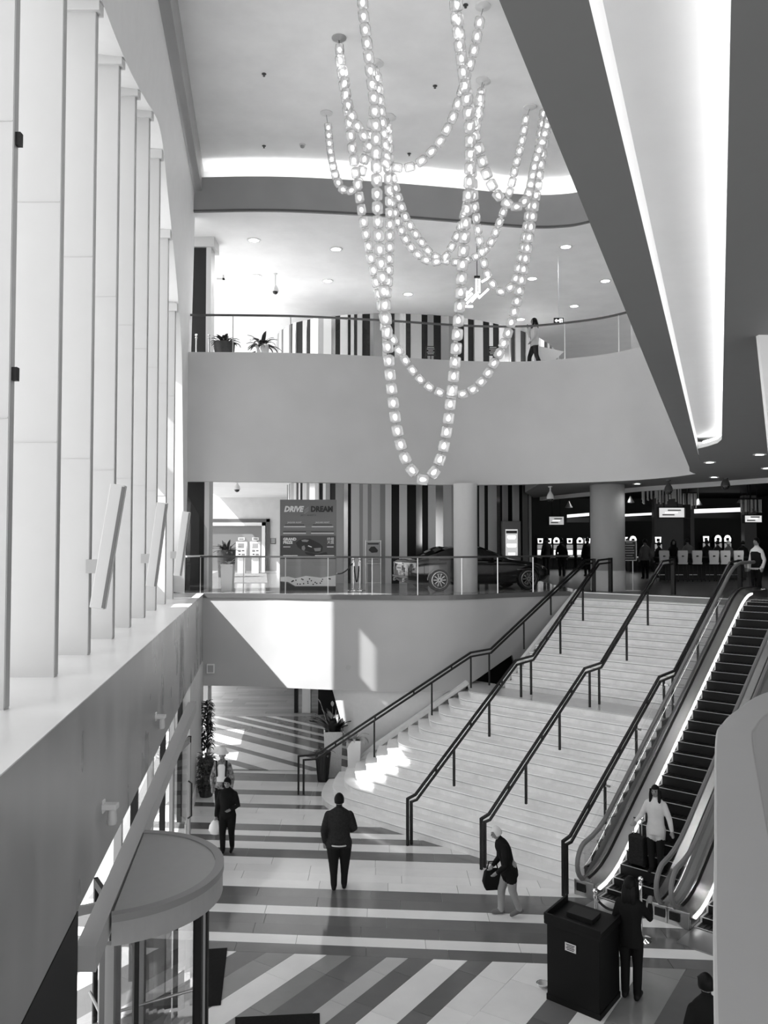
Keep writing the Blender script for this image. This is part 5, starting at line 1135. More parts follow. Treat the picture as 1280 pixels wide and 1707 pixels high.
# ============================================================ people
skinm = mat('skin', .20, .5); hairk = mat('hair_black', .008, .45, spec=.08); hairw = mat('hair_white', .62, .6)
cl_black = mat('cloth_black', .010, .8, spec=.08); cl_dark = mat('cloth_charcoal', .022, .85, spec=.08, var=.3, scale=30); cl_pants = mat('cloth_navy', .014, .85, spec=.08); cl_white = mat('cloth_white', .62, .8); cl_pale = mat('cloth_pale_grey', .52, .8, var=.06, scale=6); cl_khaki = mat('cloth_khaki', .30, .8, var=.08, scale=5); cl_grey = mat('cloth_grey', .10, .8, spec=.08); cl_pattern = mat('cloth_patterned', .16, .8, var=.9, scale=16)
shoe_k = mat('shoe_black', .012, .5, spec=.08); shoe_g = mat('shoe_grey', .12, .6)
def tprim(path, rad, n=10): return ('t', [Vector(p) for p in path], list(rad))
def build_body(prims, vox):
    """prims: (slot, kind, data) -> one continuous mesh with material zones"""
    mb = MB(); S = []; R = []; K = []
    for slot, kind, d in prims:
        if kind == 'tube':
            path, rad = d; path = [Vector(p) for p in path]
            # rounded ends
            mb.tube(path, rad, 10)
            for e, r in ((path[0],rad[0]),(path[-1],rad[-1])): mb.ball(e, r*.98, n=8, m=6)
            for i in range(len(path)-1):
                m = 6
                for k in range(m+1): S.append(path[i].lerp(path[i+1],k/m)); R.append(lerp(rad[i],rad[i+1],k/m)); K.append(slot)
        elif kind == 'rings':   # list of (centre, rx, ry, rot)
            rings = []
            for c, rx, ry, rot in d:
                c = Vector(c); rings.append([c+Vector((rx*math.cos(a)*math.cos(rot)-ry*math.sin(a)*math.sin(rot), rx*math.cos(a)*math.sin(rot)+ry*math.sin(a)*math.cos(rot),0)) for a in [2*PI*k/16 for k in range(16)]])
            mb.loft(rings)
            for i in range(len(d)-1):
                for k in range(5):
                    f = k/4; c = Vector(d[i][0]).lerp(Vector(d[i+1][0]),f); rx = lerp(d[i][1],d[i+1][1],f); ry = lerp(d[i][2],d[i+1][2],f); rot = d[i][3]
                    for u in (-.6,-.3,0,.3,.6): S.append(c+Vector((u*rx*math.cos(rot),u*rx*math.sin(rot),0))); R.append(ry*math.sqrt(1-u*u)*1.02); K.append(slot)
        elif kind == 'ball':
            c, rx, ry, rz = d; mb.ball(c, rx, ry, rz, 14, 10); S.append(Vector(c)); R.append((rx+ry+rz)/3); K.append(slot)
            for w, q in ((rz-rx,Vector((0,0,1))),(ry-rx,Vector((0,1,0)))):
                if w > .01:
                    for s in (-1,1): S.append(Vector(c)+q*s*w*.9); R.append(min(rx,ry,rz)*.95); K.append(slot)
    me = bpy.data.meshes.new('tmp'); me.from_pydata(mb.v,[],mb.f)
    bm = bmesh.new(); bm.from_mesh(me); bmesh.ops.recalc_face_normals(bm,faces=bm.faces); bm.to_mesh(me); bm.free()
    o = bpy.data.objects.new('tmp',me); COL.objects.link(o)
    r = o.modifiers.new('r','REMESH'); r.mode = 'VOXEL'; r.voxel_size = vox; r.use_smooth_shade = True
    s = o.modifiers.new('s','SMOOTH'); s.factor = .5; s.iterations = 7
    dg = bpy.context.evaluated_depsgraph_get(); out = bpy.data.meshes.new_from_object(o.evaluated_get(dg))
    COL.objects.unlink(o); bpy.data.objects.remove(o); bpy.data.meshes.remove(me)
    n = len(out.polygons); C = np.empty(n*3,np.float32); out.polygons.foreach_get('center',C); C = C.reshape(-1,3)
    P = np.array([tuple(p) for p in S],np.float32); Rr = np.array(R,np.float32); Kk = np.array(K,np.int32)
    idx = np.zeros(n,np.int32)
    for a in range(0,n,4000):
        d = np.linalg.norm(C[a:a+4000,None,:]-P[None],axis=2)-Rr[None]; idx[a:a+4000] = Kk[d.argmin(1)]
    return out, idx
def person(label, loc, rz, h=1.7, top=None, pants=None, shoes=None, hair=None, hairstyle='short', lean=0.0, twist=0.0, stride=.0, arms=None, build=1.0, vox=.0125, hem=.47, seated=False, headturn=0.0, headdown=0.0, legs=True, skin=None, neckskin=True):
    """faces local +Y; arms: dict side -> (elbow, hand) in local metres, None = hanging"""
    k = h/1.72; B = build; sk = skin or skinm
    t = thing('person', label, 'person', loc, rz, world=False)
    top, pants, shoes, hair = top or cl_black, pants or cl_pants, shoes or shoe_k, hair or hairk
    pr = []
    hipz = .50*h
    def L(p):   # lean of the upper body about the hips
        x, y, z = p; dz = z-hipz
        return Vector((x, y*1+math.sin(lean)*max(0,dz), hipz+dz*math.cos(lean) if dz > 0 else z))
    # slots: 0 skin 1 top 2 pants 3 shoes
    for s in (-1,1):
        if not legs: break
        st = stride*s
        hp = Vector((s*.088*k*B,0,hipz)); an = Vector((s*.085*k,st*.42,.085*k+max(0,-st)*.18)); 
        kn = hp.lerp(an,.52)+Vector((0,.035*k+abs(st)*.06,.0))
        pr.append((2,'tube',([hp,hp.lerp(kn,.5),kn,kn.lerp(an,.55),an],[.098*k*B,.088*k*B,.070*k*B,.066*k,.058*k])))
        toe = Vector((an.x+s*.012,an.y+.155*k,.042*k+max(0,-st)*.02)); heel = Vector((an.x,an.y-.045*k,.045*k+max(0,-st)*.20))
        pr.append((3,'tube',([heel,an.lerp(toe,.4)*.5+heel.lerp(toe,.45)*.5,toe],[.043*k,.050*k,.038*k])))
    ty = [(.435 if hem <= .47 else hem,.172 if hem <= .45 else .150,.136 if hem <= .45 else .118,0),(.50,.168,.128,0),(.56,.158,.118,0),(.62,.150,.112,.004),(.68,.165,.122,.008),(.74,.178,.128,.006),(.785,.172,.112,0),(.815,.135,.092,-.005),(.835,.09,.075,-.005),(.85,.06,.06,-.003)]
    rings = []
    for z, rx, ry, yo in ty:
        if z < hem-.03: continue
        rings.append((L((0,yo*k,z*h)), rx*k*B, ry*k*B*1.02, twist*max(0,(z-.5)/.3)))
    pr.append((2,'rings',[((0,0,.445*h),.135*k*B,.105*k*B,0),((0,0,.50*h),.155*k*B,.12*k*B,0),((0,0,.57*h),.145*k*B,.11*k*B,0)]))
    pr.append((1,'rings',rings))
    for s in (-1,1):
        sh = L((s*.150*k*B,0,.775*h)); ar = (arms or {}).get(s)
        if ar is None: el = L((s*.235*k*B,-.02*k,.625*h)); ha = L((s*.235*k*B,.07*k,.475*h))
        else: el, ha = Vector(ar[0])*k, Vector(ar[1])*k
        wr = el.lerp(ha,.86)
        pr.append((1,'tube',([sh,sh.lerp(el,.5),el,el.lerp(wr,.5),wr],[.058*k*B,.058*k*B,.052*k*B,.047*k*B,.040*k])))
        d = (ha-el).normalized(); side = d.cross(Vector((s,.3,0))).normalized(); wd = d.cross(side).normalized()
        pr.append((0,'tube',([wr,wr+d*.05*k,wr+d*.095*k],[.028*k,.035*k,.034*k])))
        for f in range(4):
            off = wd*((f-1.5)*.019*k); L_ = (.062,.072,.068,.052)[f]*k; b0 = wr+d*.095*k+off
            m1 = b0+d*L_*.5; m2 = m1+(d*.6+side*.8*(-s)).normalized()*L_*.5
            pr.append((0,'tube',([b0,m1,m2],[.0105*k,.010*k,.009*k])))
        th = wr+d*.04*k+wd*(.03*k); pr.append((0,'tube',([th,th+(d+wd).normalized()*.035*k,th+(d*1.3+wd*.5).normalized()*.06*k],[.013*k,.0115*k,.010*k])))
    hc = L((0,.015*k,.925*h))+Vector((0,.03*headdown*k,-.02*headdown*k))
    nb = L((0,-.005*k,.83*h)); pr.append((0 if neckskin else 1,'tube',([nb,hc-Vector((0,.01,.06*k))],[.060*k,.052*k])))
    fd = Vector((math.sin(headturn),math.cos(headturn),-.35*headdown)).normalized(); rt = Vector((fd.y,-fd.x,0)).normalized(); hu = rt.cross(fd)
    pr.append((0,'ball',(hc,.078*k,.092*k,.112*k))); pr.append((0,'ball',(hc+fd*.03*k-hu*.055*k,.055*k,.055*k,.055*k)))
    pr.append((0,'tube',([hc+fd*.088*k+hu*.02*k,hc+fd*.108*k-hu*.022*k],[.010*k,.015*k])))
    for s in (-1,1): pr.append((0,'ball',(hc+rt*s*.078*k-fd*.005,.012*k,.022*k,.032*k)))
    me, idx = build_body(pr, vox)
    me.name = 'body'
    for m in (sk,top,pants,shoes): me.materials.append(m)
    me.polygons.foreach_set('material_index', idx); me.update()
    b = bpy.data.objects.new('body',me); COL.objects.link(b); b.parent = t
    # face
    for s in (-1,1):
        mb = MB(); mb.ball(hc+fd*.088*k+rt*s*.032*k+hu*.012*k,.011*k,.009*k,.007*k,8,6); put('eye', mb, inkb, t, smooth=True)
        mb = MB(); mb.obox(hc+fd*.092*k+rt*s*.032*k+hu*.032*k, rt*.016*k, fd*.003, hu*.004*k); put('eyebrow', mb, hair, t)
    mb = MB(); mb.obox(hc+fd*.092*k-hu*.058*k, rt*.022*k, fd*.006, hu*.005*k); put('mouth', mb, mat('lips',.16,.5), t)
    # hair: cap plus style
    if hairstyle:
        mb = MB(); n, m = 18, 10; rg = random.Random(int(loc[0]*100)); rings = []
        for j in range(m+1):
            th = .04+(PI*.62-.04)*j/m; ring = []
            for i in range(n):
                a = 2*PI*i/n; x, y, z = math.sin(th)*math.cos(a), math.sin(th)*math.sin(a), math.cos(th)
                # keep the face open: pull the front of the lower rings up
                if y > .35 and z < .45: z = .45+.1*(1-y); 
                rr = 1+.04*rg.random(); ring.append(hc+rt*(x*.088*k*rr)+fd*(y*.099*k*rr-.008*k)+hu*(z*.124*k*rr))
            rings.append(ring)
        mb.loft(rings)
        if hairstyle == 'long':
            P = [hc-fd*.05*k,hc-fd*.075*k-hu*.10*k,hc-fd*.085*k-hu*.22*k,hc-fd*.07*k-hu*.34*k]
            for s in (-.055,0,.055): mb.tube([p+rt*s*k for p in P],[.045*k,.055*k,.045*k,.015*k],8)
            for s in (-1,1): mb.tube([hc+rt*s*.074*k+hu*.04*k+fd*.03*k,hc+rt*s*.088*k-hu*.08*k+fd*.03*k,hc+rt*s*.085*k-hu*.19*k+fd*.06*k,hc+rt*s*.08*k-hu*.30*k+fd*.08*k],[.028*k,.034*k,.030*k,.012*k],8)
        put('hair', mb, hair, t, smooth=True)
    return t, hc, fd, rt, hu, k
def face_cam(p, extra=0): return math.atan2(-(0-p[0]), (0-p[1]))+extra   # local +Y towards the camera
# --- walkers on the ground floor
g = onZ(379,1421,0); F0 = PI   # facing -Y
person('person in black jacket and trousers walking toward the viewer with a white plastic bag','' or (g.x,g.y,0),PI-.1,1.58,cl_black,cl_black,shoe_k,stride=.18,arms={1:((.24,-.0,1.03),(.27,.03,.80)),-1:((-.25,.02,1.07),(-.10,.20,1.02))},headdown=.5,build=1.1)
hb = Vector((g.x,g.y,0))+Matrix.Rotation(PI-.1,3,'Z')@Vector((.25,.03,.72))
t = thing('plastic_bag','crumpled white plastic bag carried by the person in black','bag',(hb.x,hb.y,.38))
mb = MB(); rg = random.Random(2); rings = []
for z, r in ((0,.02),(.01,.09),(.08,.125),(.18,.12),(.26,.07),(.30,.03)):
    rings.append([Vector((hb.x+r*math.cos(2*PI*i/14)*(1+.18*rg.random()),hb.y+r*.7*math.sin(2*PI*i/14)*(1+.18*rg.random()),.38+z)) for i in range(14)])
mb.loft(rings); put('bag_body', mb, mat('plastic_white',.7,.35), t, smooth=True)
for s in (-1,1): mb = MB(); mb.tube([(hb.x+s*.03,hb.y,.66),(hb.x+s*.02,hb.y,.72),(hb.x,hb.y,.745)],.008,5); put('handle', mb, MATS['plastic_white'], t)
g = onZ(370,1368,0)
t, hc, fd, rt, hu, k = person('person in white bucket hat and patterned jacket behind the person with the plastic bag',(g.x,g.y,0),PI,1.66,cl_pattern,cl_black,shoe_k,stride=.1,arms={1:((.25,.02,1.02),(.22,.10,.80)),-1:((-.25,.02,1.02),(-.25,.12,.82))},build=1.05)
mb = MB(); c = hc+Vector((0,0,.05*k)); mb.lathe([(.001,.135),(.06,.132),(.085,.11),(.098,.03),(.105,.02),(.155,-.025),(.15,-.03),(.1,.012)],c,20); put('bucket_hat', mb, cl_white, t, smooth=True)
mb = MB(); mb.loft([[(rx*1.06*math.cos(q),ry*1.07*math.sin(q),z) for q in [PI*(.5+w*(i/8-.5)) for i in range(9)]] for z, rx, ry, w in ((.93,.165,.128,.40),(1.03,.160,.122,.46),(1.15,.168,.126,.42),(1.26,.180,.132,.34),(1.33,.172,.118,.22))],False); put('white_shirt_front', mb, cl_white, t, smooth=True)
for s in (-1,1): mb = MB(); mb.bar([(s*.12,.11,1.42),(s*.11,.135,1.25),(s*.10,.13,1.05)],.035,.012,up=(0,1,0)); put('bag_strap', mb, cl_black, t)
mb = MB(); mb.box((-.16,.10,.80),(-.03,.16,.92)); put('waist_bag', mb, cl_black, t, bevel=.02)
g = onZ(565,1484,0)
t, hc, fd, rt, hu, k = person('person with dark hair in black bomber jacket and jeans seen from behind, walking away',(g.x,g.y,0),.0,1.80,cl_dark,cl_pants,shoe_k,stride=.24,arms={1:((.27,-.01,1.10),(.18,.20,.98)),-1:((-.27,-.02,1.06),(-.26,.02,.82))},build=1.27)
mb = MB(); mb.lathe([(.20,.845),(.212,.86),(.205,.875)],(0,0,0),20,sy=.76); put('shirt_hem', mb, cl_pale, t, smooth=True)
g = onZ(850,1526,0)
t, hc, fd, rt, hu, k = person('stooped older person with white hair, black jacket and pale trousers walking left',(g.x,g.y,0),PI/2+.12,1.60,cl_black,cl_khaki,shoe_g,hair=hairw,stride=.34,lean=.30,headdown=.9,arms={1:((.22,.14,1.0),(.16,.30,.86)),-1:((-.22,.14,1.0),(-.17,.30,.86))},hem=.43,build=1.15)
R = Matrix.Rotation(PI/2+.12,3,'Z'); c = Vector((g.x,g.y,0))+R@Vector((.16,.27,.62))
t = thing('shoulder_bag','black shoulder bag held by the stooped white-haired person','bag',(c.x,c.y,.42)); mb = MB()
mb.loft([[c+R@Vector((x*w,y*d_,z)) for x, y in ((-1,-1),(1,-1),(1,1),(-1,1))] for z, w, d_ in ((-.22,.07,.13),(-.1,.09,.17),(.08,.07,.14),(.14,.03,.09))]); put('bag_body', mb, cl_black, t, bevel=.02, smooth=True)
mb = MB(); mb.tube([c+R@Vector((0,-.1,.12)),c+R@Vector((0,-.06,.26)),c+R@Vector((0,.06,.26)),c+R@Vector((0,.1,.12))],.012,6); put('handle', mb, cl_black, t)
g = onZ(1052,1664,0)
person('person dressed all in black with long hair standing beside the podium',(g.x,g.y,0),-.55,1.72,cl_black,cl_black,shoe_k,hairstyle='long',arms={1:((.24,.14,1.12),(.20,.32,1.25)),-1:((-.23,.0,1.05),(-.18,.12,.86))},hem=.45)
g = Vector((3.62,9.55,0))
person('dark-haired person in black at the lower right corner, cut off by the parapet',(g.x,g.y,0),.2,1.66,cl_black,cl_black,shoe_k,build=1.15)
# --- on the escalator
e = SA(15.0,-6.82,stepline(15.1)+.008)
person('person with long dark hair and pale top riding the escalator',(e.x,e.y,e.z),PI-TH+.15,1.62,cl_pale,cl_pants,shoe_k,hairstyle='long',arms={1:((.27,.04,1.08),(.36,.16,.96)),-1:((-.27,.02,1.06),(-.33,.08,.86))},hem=.43,build=1.05,headdown=.3)
c = SA(15.0,-7.18,stepline(15.1)+.01); t = thing('trolley_bag','dark trolley bag on the escalator step beside the person with the pale top','bag',c)
mb = MB(); mb.obox(c+Vector((0,0,.33)), US*.11, TS*.15, (0,0,.27)); put('case', mb, cl_dark, t, bevel=.03)
for s in (-1,1): mb = MB(); mb.tube([c+TS*s*.08+Vector((0,0,.6)),c+TS*s*.08+Vector((0,0,.9))],.01,6); put('handle_rod', mb, steel, t); mb = MB(); mb.ball(c+TS*s*.12+Vector((0,0,.04)),.035); put('caster', mb, inkb, t, smooth=True)
mb = MB(); mb.tube([c-TS*.08+Vector((0,0,.9)),c+TS*.08+Vector((0,0,.9))],.014,6); put('grip', mb, inkb, t)
# --- on the upper balcony
g = onY(891,560,25.75)
person('person with dark hair and pale top walking left behind the upper glass railing',(g.x,g.y,TOPZ-.1),PI/2,1.68,cl_pale,cl_black,shoe_k,hairstyle='long',stride=.42,arms={1:((.23,.12,1.16),(.10,.20,1.42)),-1:((-.22,.05,1.05),(-.2,.16,.9))},vox=.014)
# ============================================================ casino floor beyond the stairs
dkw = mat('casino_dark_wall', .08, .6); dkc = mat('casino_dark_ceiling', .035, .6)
def npoly(name, pts, z, m): mb = MB(); mb.mesh([(a,b,z) for a,b in pts],[tuple(range(len(pts)))]); return put(name, mb, m, kind=KS)
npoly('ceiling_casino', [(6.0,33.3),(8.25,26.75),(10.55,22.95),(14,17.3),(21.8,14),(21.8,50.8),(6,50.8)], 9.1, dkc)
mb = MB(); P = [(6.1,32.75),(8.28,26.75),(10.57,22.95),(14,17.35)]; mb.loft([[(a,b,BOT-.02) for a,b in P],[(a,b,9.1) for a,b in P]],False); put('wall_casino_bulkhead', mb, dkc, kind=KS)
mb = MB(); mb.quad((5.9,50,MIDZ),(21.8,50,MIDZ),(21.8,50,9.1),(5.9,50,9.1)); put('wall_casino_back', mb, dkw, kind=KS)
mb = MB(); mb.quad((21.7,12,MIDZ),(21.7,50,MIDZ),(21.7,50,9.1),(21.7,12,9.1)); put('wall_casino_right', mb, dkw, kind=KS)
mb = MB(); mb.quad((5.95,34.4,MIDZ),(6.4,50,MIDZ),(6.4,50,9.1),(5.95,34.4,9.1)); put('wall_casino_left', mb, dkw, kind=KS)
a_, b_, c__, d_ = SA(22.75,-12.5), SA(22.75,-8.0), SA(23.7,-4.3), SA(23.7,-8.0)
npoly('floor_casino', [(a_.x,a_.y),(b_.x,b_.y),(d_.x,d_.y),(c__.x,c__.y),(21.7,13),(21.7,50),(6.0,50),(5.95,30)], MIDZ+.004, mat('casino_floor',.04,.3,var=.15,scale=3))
# low dado wall and lit cornices in the middle distance
def cbox(name, x0,y0,x1,y1,Y,d,m,label,cat,em=None):
    xa,xb,z0,z1 = rect(x0,y0,x1,y1,Y); mb = MB(); mb.box((xa,Y,z0),(xb,Y+d,z1)); return put(name, mb, m, label=label, cat=cat)
glow = emis('casino_cove', .6)
for (x0,y0,x1,y1,lab) in ((1040,857,1100,861,'left of the crystal curtain'),(1150,849,1240,856,'right of the hanging screen'),(945,858,982,863,'above the left machine bank')):
    t = thing('cove_light','long glowing ceiling cove in the casino '+lab,'light',onY((x0+x1)/2,y1,45)); xa,xb,z0,z1 = rect(x0,y0,x1,y1,45)
    mb = MB(); mb.loft([[(xa,45,z0),(xb,45,z0+.1)],[(xa,45,z1),(xb,45,z1+.1)]],False); put('diffuser', mb, glow, t); mb = MB(); mb.box((xa,45.02,z0-.25),(xb,45.3,z0)); put('ledge', mb, mat('cove_ledge',.2,.5), t)
for x0,x1,nm in ((1090,1140,'wall_casino_pier'),(1150,1158,'wall_casino_pier'),(1240,1262,'wall_casino_pier')):
    xa,xb,z0,z1 = rect(x0,830,x1,935,43); mb = MB(); mb.box((xa,43,MIDZ),(xb,43.4,8.9)); put(nm, mb, mat('casino_pier',.2,.5), kind=KS)
# slot machines
scr = [emis('slot_screen_a',.22,.3), emis('slot_screen_b',.12,.3), emis('slot_screen_c',.75,.5)]
def slot(x, y, Y, label, sc=1.0, kind=0):
    c = onY(x,903,Y); t = thing('slot_machine', label, 'slot machine', (c.x,Y,MIDZ), 0, group='slot machines', world=False); k = sc; kx = sc*.74
    def B(nm,x0,x1,y0,y1,z0,z1,m,par=None): mb = MB(); mb.box((x0*kx,y0*k,z0*k),(x1*kx,y1*k,z1*k)); return put(nm, mb, m, par or t, bevel=.01)
    B('base',-.3,.3,0,.6,0,.7,sgn); B('button_deck',-.3,.3,-.18,.1,.66,.76,inkg)
    for j in range(4): B('button',-.24+j*.14,-.15+j*.14,-.15,-.08,.76,.775,scr[2])
    cb = B('cabinet',-.3,.3,.08,.6,.7,1.5,sgn)
    B('reel_screen',-.25,.25,.06,.08,.82,1.16,scr[0],cb); B('upper_screen',-.25,.25,.06,.08,1.2,1.45,scr[1],cb)
    for j in range(3): B('reel',-.22+j*.155,-.09+j*.155,.05,.06,.87,1.12,scr[2],cb)
    mb = MB(); pts = [(-.3,1.5),(.3,1.5),(.32,1.72),(.2,1.88),(0,1.93),(-.2,1.88),(-.32,1.72)] if kind == 0 else [(-.24,1.5),(.24,1.5),(.28,1.85),(-.28,1.85)]
    mb.loft([[(a*kx,yy*k,b*k) for a,b in pts] for yy in (.1,.4)]); tp = put('topper', mb, sgn, t)
    mb = MB(); mb.mesh([(a*.8*kx,.095*k,(1.5+(b-1.5)*.85+.03)*k) for a,b in pts],[tuple(range(len(pts)))]); put('topper_glow', mb, scr[2], tp)
    mb = MB(); mb.box((-.08*k,.088*k,1.58*k),(.08*k,.094*k,1.74*k)); put('topper_emblem', mb, inkb, tp)
for i, (x, kd) in enumerate(((901,1),(915,1),(928,0),(950,1),(967,0),(980,1))): slot(x,0,46-.3*(i%2),'bright slot machine in the left casino bank, %s from the left'%('first','second','third','fourth','fifth','sixth')[i], .92, kd)
for i, (x, kd) in enumerate(((1046,1),(1056,0),(1098,1))): slot(x,0,43-1.0*i,'bright slot machine behind the black notice stand, %s of three'%('left','middle','right')[i], .95, kd)
for i, (x, kd) in enumerate(((1178,1),(1198,0),(1214,0))): slot(x,0,44,'bright slot machine behind the gaming table, %s of three'%('left','middle','right')[i], .98, kd)
# hanging screens and crystal curtains
def hang(x0,y0,x1,y1,Y,label,m,nm='ceiling_screen',cat='screen'):
    xa,xb,z0,z1 = rect(x0,y0,x1,y1,Y); t = thing(nm,label,cat,((xa+xb)/2,Y,z0)); mb = MB(); mb.box((xa,Y,z0),(xb,Y+.2,z1)); put('case', mb, sgn, t); mb = MB(); mb.box((xa+.04,Y-.01,z0+.04),(xb-.04,Y,z1-.04)); s = put('screen', mb, m, t)
    for q in (.25,.75): xx = lerp(xa,xb,q); mb = MB(); mb.tube([(xx,Y+.1,z1),(xx,Y+.1,9.1)],.015,6); put('hanger', mb, sgn, t)
    for k in range(3): zz = lerp(z0,z1,.25+.2*k); mb = MB(); mb.box((lerp(xa,xb,.15+.1*k),Y-.014,zz),(lerp(xa,xb,.6+.12*k),Y-.011,zz+.05)); put('screen_mark', mb, inkg if k != 1 else scr[2], s)
hs = emis('hang_screen',.35,.4)
hang(1097,845,1142,864,34,'wide pale screen hanging below the crystal curtain',hs); hang(1240,858,1271,872,34,'pale screen hanging at the right end of the casino',hs); hang(914,860,941,876,40,'bright picture screen hanging above the left machines',scr[0])
crys = mat('crystal_strand',.7,.15,spec=.8)
for (x0,x1,y0,y1,lab,n) in ((1070,1138,812,841,'above the hanging screen',26),(1238,1271,832,856,'at the right end of the casino',14),(1140,1162,822,850,'right of the black speaker box',9)):
    xa,xb,z0,z1 = rect(x0,y0,x1,y1,34.6); t = thing('crystal_curtain','hanging curtain of pale crystal rods '+lab,'curtain',((xa+xb)/2,34.6,z0),group='crystal curtains in the casino'); rg = random.Random(n)
    mb = MB(); mb.box((xa,34.6,z1),(xb,35.1,z1+.05)); mb.tube([((xa+xb)/2,34.8,z1),((xa+xb)/2,34.8,9.1)],.03,6); put('carrier', mb, sgn, t)
    for j in range(n):
        x = lerp(xa,xb,(j+.5)/n); zb = z0+rg.random()*(z1-z0)*.35; mb = MB(); mb.lathe([(.001,z1),(.03,z1-.03),(.03,zb+.06),(.045,zb+.03),(.001,zb)],(x,34.6+.35*rg.random(),0),6); put('crystal_rod', mb, crys, t)
xa,xb,z0,z1 = rect(1142,841,1151,864,33.9); t = thing('speaker_box','black box hanging at the end of the pale casino screen','speaker',(xa,33.9,z0)); mb = MB(); mb.box((xa,33.9,z0),(xb,34.2,z1)); put('case', mb, sgn, t); mb = MB(); mb.tube([((xa+xb)/2,34.05,z1),((xa+xb)/2,34.05,9.1)],.02,6); put('hanger', mb, sgn, t)
# pendant lamps
for (x,y,lab) in ((1051,838,'left of the crystal curtain'),(1164,842,'right of the black speaker box'),(1235,838,'near the right crystal curtain'),(948,846,'above the left machine bank')):
    c = onY(x,y,36); t = thing('pendant_lamp','small pale pendant lamp in the casino '+lab,'lamp',c,group='pendant lamps in the casino'); mb = MB(); mb.lathe([(.03,.28),(.05,.2),(.16,.02),(.16,0),(.001,-.02)],c,12); put('shade', mb, mat('pendant_shade',.4,.3), t, smooth=True); mb = MB(); mb.tube([c+Vector((0,0,.26)),(c.x,c.y,9.1)],.012,5); put('cord', mb, sgn, t)
# notice stand near the column
c = onZ(1054,986,MIDZ); c.y += .3
t = thing('notice_stand','black notice board on two steel posts right of the round column','sign',c)
for s in (-1,1): mb = MB(); mb.tube([(c.x+s*.12-.01,c.y,MIDZ),(c.x+s*.12-.01,c.y,MIDZ+1.1)],.018,8); put('post', mb, steel, t)
mb = MB(); mb.box((c.x-.3,c.y-.12,MIDZ),(c.x+.3,c.y+.12,MIDZ+.02)); put('foot_plate', mb, steel, t)
zt = onY(1054,901,c.y).z; zb = onY(1054,935,c.y).z; mb = MB(); mb.box((c.x-.23,c.y-.02,zb),(c.x+.23,c.y+.02,zt)); f = put('frame', mb, mat('frame_grey',.25,.35,metal=.5), t, bevel=.008)
mb = MB(); mb.box((c.x-.2,c.y-.025,zb+.03),(c.x+.2,c.y-.02,zt-.03)); b = put('board', mb, sgn, f)
for k in range(7): z = lerp(zt-.08,zb+.08,k/6); w = (.1,.16,.12,.15,.15,.1,.14)[k]; mb = MB(); mb.box((c.x-w,c.y-.028,z),(c.x+w,c.y-.026,z+.018)); put('text_line', mb, inkg, f)
# gaming table and chairs
ta, tb = onY(1098,935,32.6), onY(1250,935,32.6)
t = thing('gaming_table','long dark gaming table in front of the seated casino crowd','table',((ta.x+tb.x)/2,32.6,MIDZ))
mb = MB(); mb.box((ta.x,32.2,MIDZ+.82),(tb.x,33.3,MIDZ+.9)); put('table_top', mb, cl_dark, t, bevel=.03); mb = MB(); mb.box((ta.x+.2,32.5,MIDZ),(tb.x-.2,33.1,MIDZ+.82)); put('base', mb, sgn, t)
mb = MB(); mb.tube([(ta.x,32.2,MIDZ+.88),(tb.x,32.2,MIDZ+.88)],.05,8); put('padded_edge', mb, cl_black, t)
chm = mat('chair_shell',.5,.45)
def chair(x, Y, label, src=[None]):
    c = onY(x,930,Y)
    if src[0] is None:
        t = thing('casino_chair', label, 'chair', (c.x,Y,MIDZ), 0, group='pale-backed casino chairs', world=False)
        mb = MB(); P = [(-.20,.72),(.20,.72),(.24,1.14),(.22,1.17),(-.22,1.17),(-.24,1.14)]; H_ = [(-.05,.93),(.05,.93),(.05,.99),(-.05,.99)]
        # shell with an oval hand hole
        o = [(a,b) for a,b in P]; n = 24
        def outer(q):
            d = (math.cos(q),math.sin(q)); best = 9
            for i in range(len(P)):
                (x1,z1),(x2,z2) = P[i],P[(i+1)%len(P)]; x1,z1,x2,z2 = x1,z1-.95,x2,z2-.95; den = d[0]*(z2-z1)-d[1]*(x2-x1)
                if abs(den) < 1e-9: continue
                s = (x1*(z2-z1)-z1*(x2-x1))/den; u = (x1*d[1]-z1*d[0])/den
                if s > 0 and -1e-6 <= u <= 1+1e-6: best = min(best,s)
            return (d[0]*best,.95+d[1]*best)
        O = [outer(2*PI*i/n) for i in range(n)]; I = [(.065*math.cos(2*PI*i/n),.96+.03*math.sin(2*PI*i/n)) for i in range(n)]
        mb.loft([[(a,-.02,b) for a,b in O],[(a,-.03,b) for a,b in I],[(a,.03,b) for a,b in I],[(a,.04,b) for a,b in O],[(a,-.02,b) for a,b in O]],True,False); put('backrest', mb, chm, t)
        mb = MB(); mb.box((-.23,.02,.62),(.23,.46,.70)); put('seat', mb, cl_black, t, bevel=.03)
        mb = MB(); mb.box((-.22,-.03,.66),(.22,.03,.73)); put('back_bracket', mb, chm, t)
        for sx in (-.19,.19):
            for sy in (.04,.42): mb = MB(); mb.tube([(sx,sy,.63),(sx*1.1,sy,.0)],.016,6); put('leg', mb, blackm, t)
        mb = MB(); mb.tube([(-.2,.42,.25),(.2,.42,.25)],.012,6); put('foot_rail', mb, steel, t); src[0] = t; return t
    return dup(src[0],(c.x,Y,MIDZ),0,label)
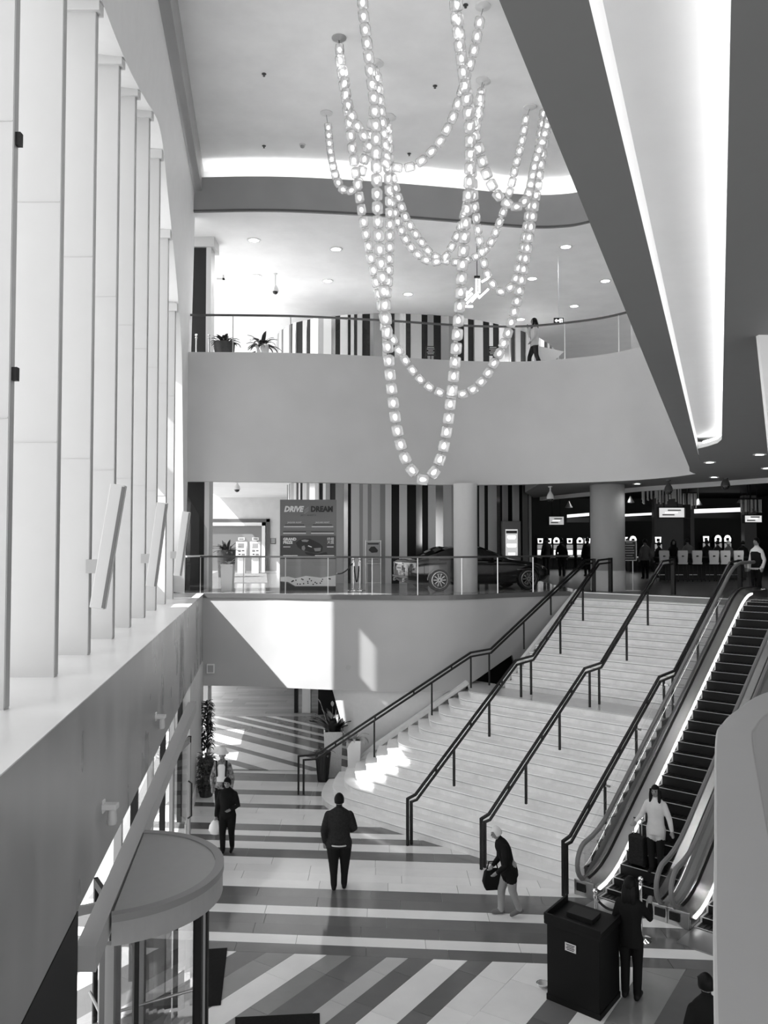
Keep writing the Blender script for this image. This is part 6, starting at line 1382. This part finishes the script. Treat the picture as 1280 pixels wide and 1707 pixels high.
for i, x in enumerate((1107,1138,1162,1190,1209,1231)): chair(x,31.2,'pale-backed casino chair with a hand hole, %s from the left in the row'%('first','second','third','fourth','fifth','sixth')[i]).scale = (.80,1,1)
# casino people
def cp(label,x,Y,rz,h,top,**kw): c = onY(x,903,Y); person(label,(c.x,Y,kw.pop('z',MIDZ)),rz,h,top,vox=.02,**kw)
cp('casino staff person in white shirt and black waistcoat beside the escalator top',1261,22.6,PI/2+.5,1.62,cl_white,pants=cl_black)
o = [q for q in bpy.data.objects if q.get('label','').startswith('casino staff')][0]
mb = MB(); rr = [(0,.84,.165,.135),(0,.95,.155,.128),(0,1.1,.165,.132),(0,1.25,.178,.138),(0,1.3,.14,.132)]
mb.loft([[(rx*math.cos(a),ry*math.sin(a),z*.95) for a in [2*PI*k/18 for k in range(18)]] for _,z,rx,ry in rr],True,False); put('waistcoat', mb, cl_black, o, smooth=True)
cp('standing person in grey shirt seen from behind at the left end of the gaming table',1075,33.6,.1,1.62,cl_grey,pants=cl_black)
cp('dark standing person with bag in front of the left slot machines',911,37,.3,1.72,cl_black)
cp('dark standing person near the left slot machines, right one',936,36,-.3,1.66,cl_black)
cp('dark standing person half hidden left of the round column',979,36,.1,1.7,cl_black)
cp('person with dark hair and white collar facing out behind the first casino chairs',1122,34.2,PI,1.60,cl_black,hairstyle='long')
cp('person in grey top leaning over the gaming table behind the second chair',1148,33.7,.0,1.66,cl_grey,lean=.25)
cp('broad dark person seated between the third and fourth casino chairs',1178,33.8,.2,1.58,cl_black,build=1.2)
cp('dark person behind the fourth casino chair',1196,34.3,.1,1.56,cl_dark)
cp('person in pale cap and grey top behind the fifth casino chair',1214,33.9,.2,1.56,cl_grey,hair=hairw)
cp('dark person behind the sixth casino chair',1238,34.0,-.2,1.55,cl_black)
cp('dark person between the first two chairs and the table',1098,34.4,.4,1.50,cl_black)
# casino lamps: downlights added so that the hall is not pitch dark
for (x,y) in ((9.5,36),(13,36),(9,42),(14.5,30)):
    downlight(Vector((x,y,9.1)), .12, 'small added casino ceiling downlight over the %s'%{9.5:'slot machine aisle',13:'gaming table',9:'left slot bank',14.5:'right end of the casino'}[x], 300, 'added casino downlights')
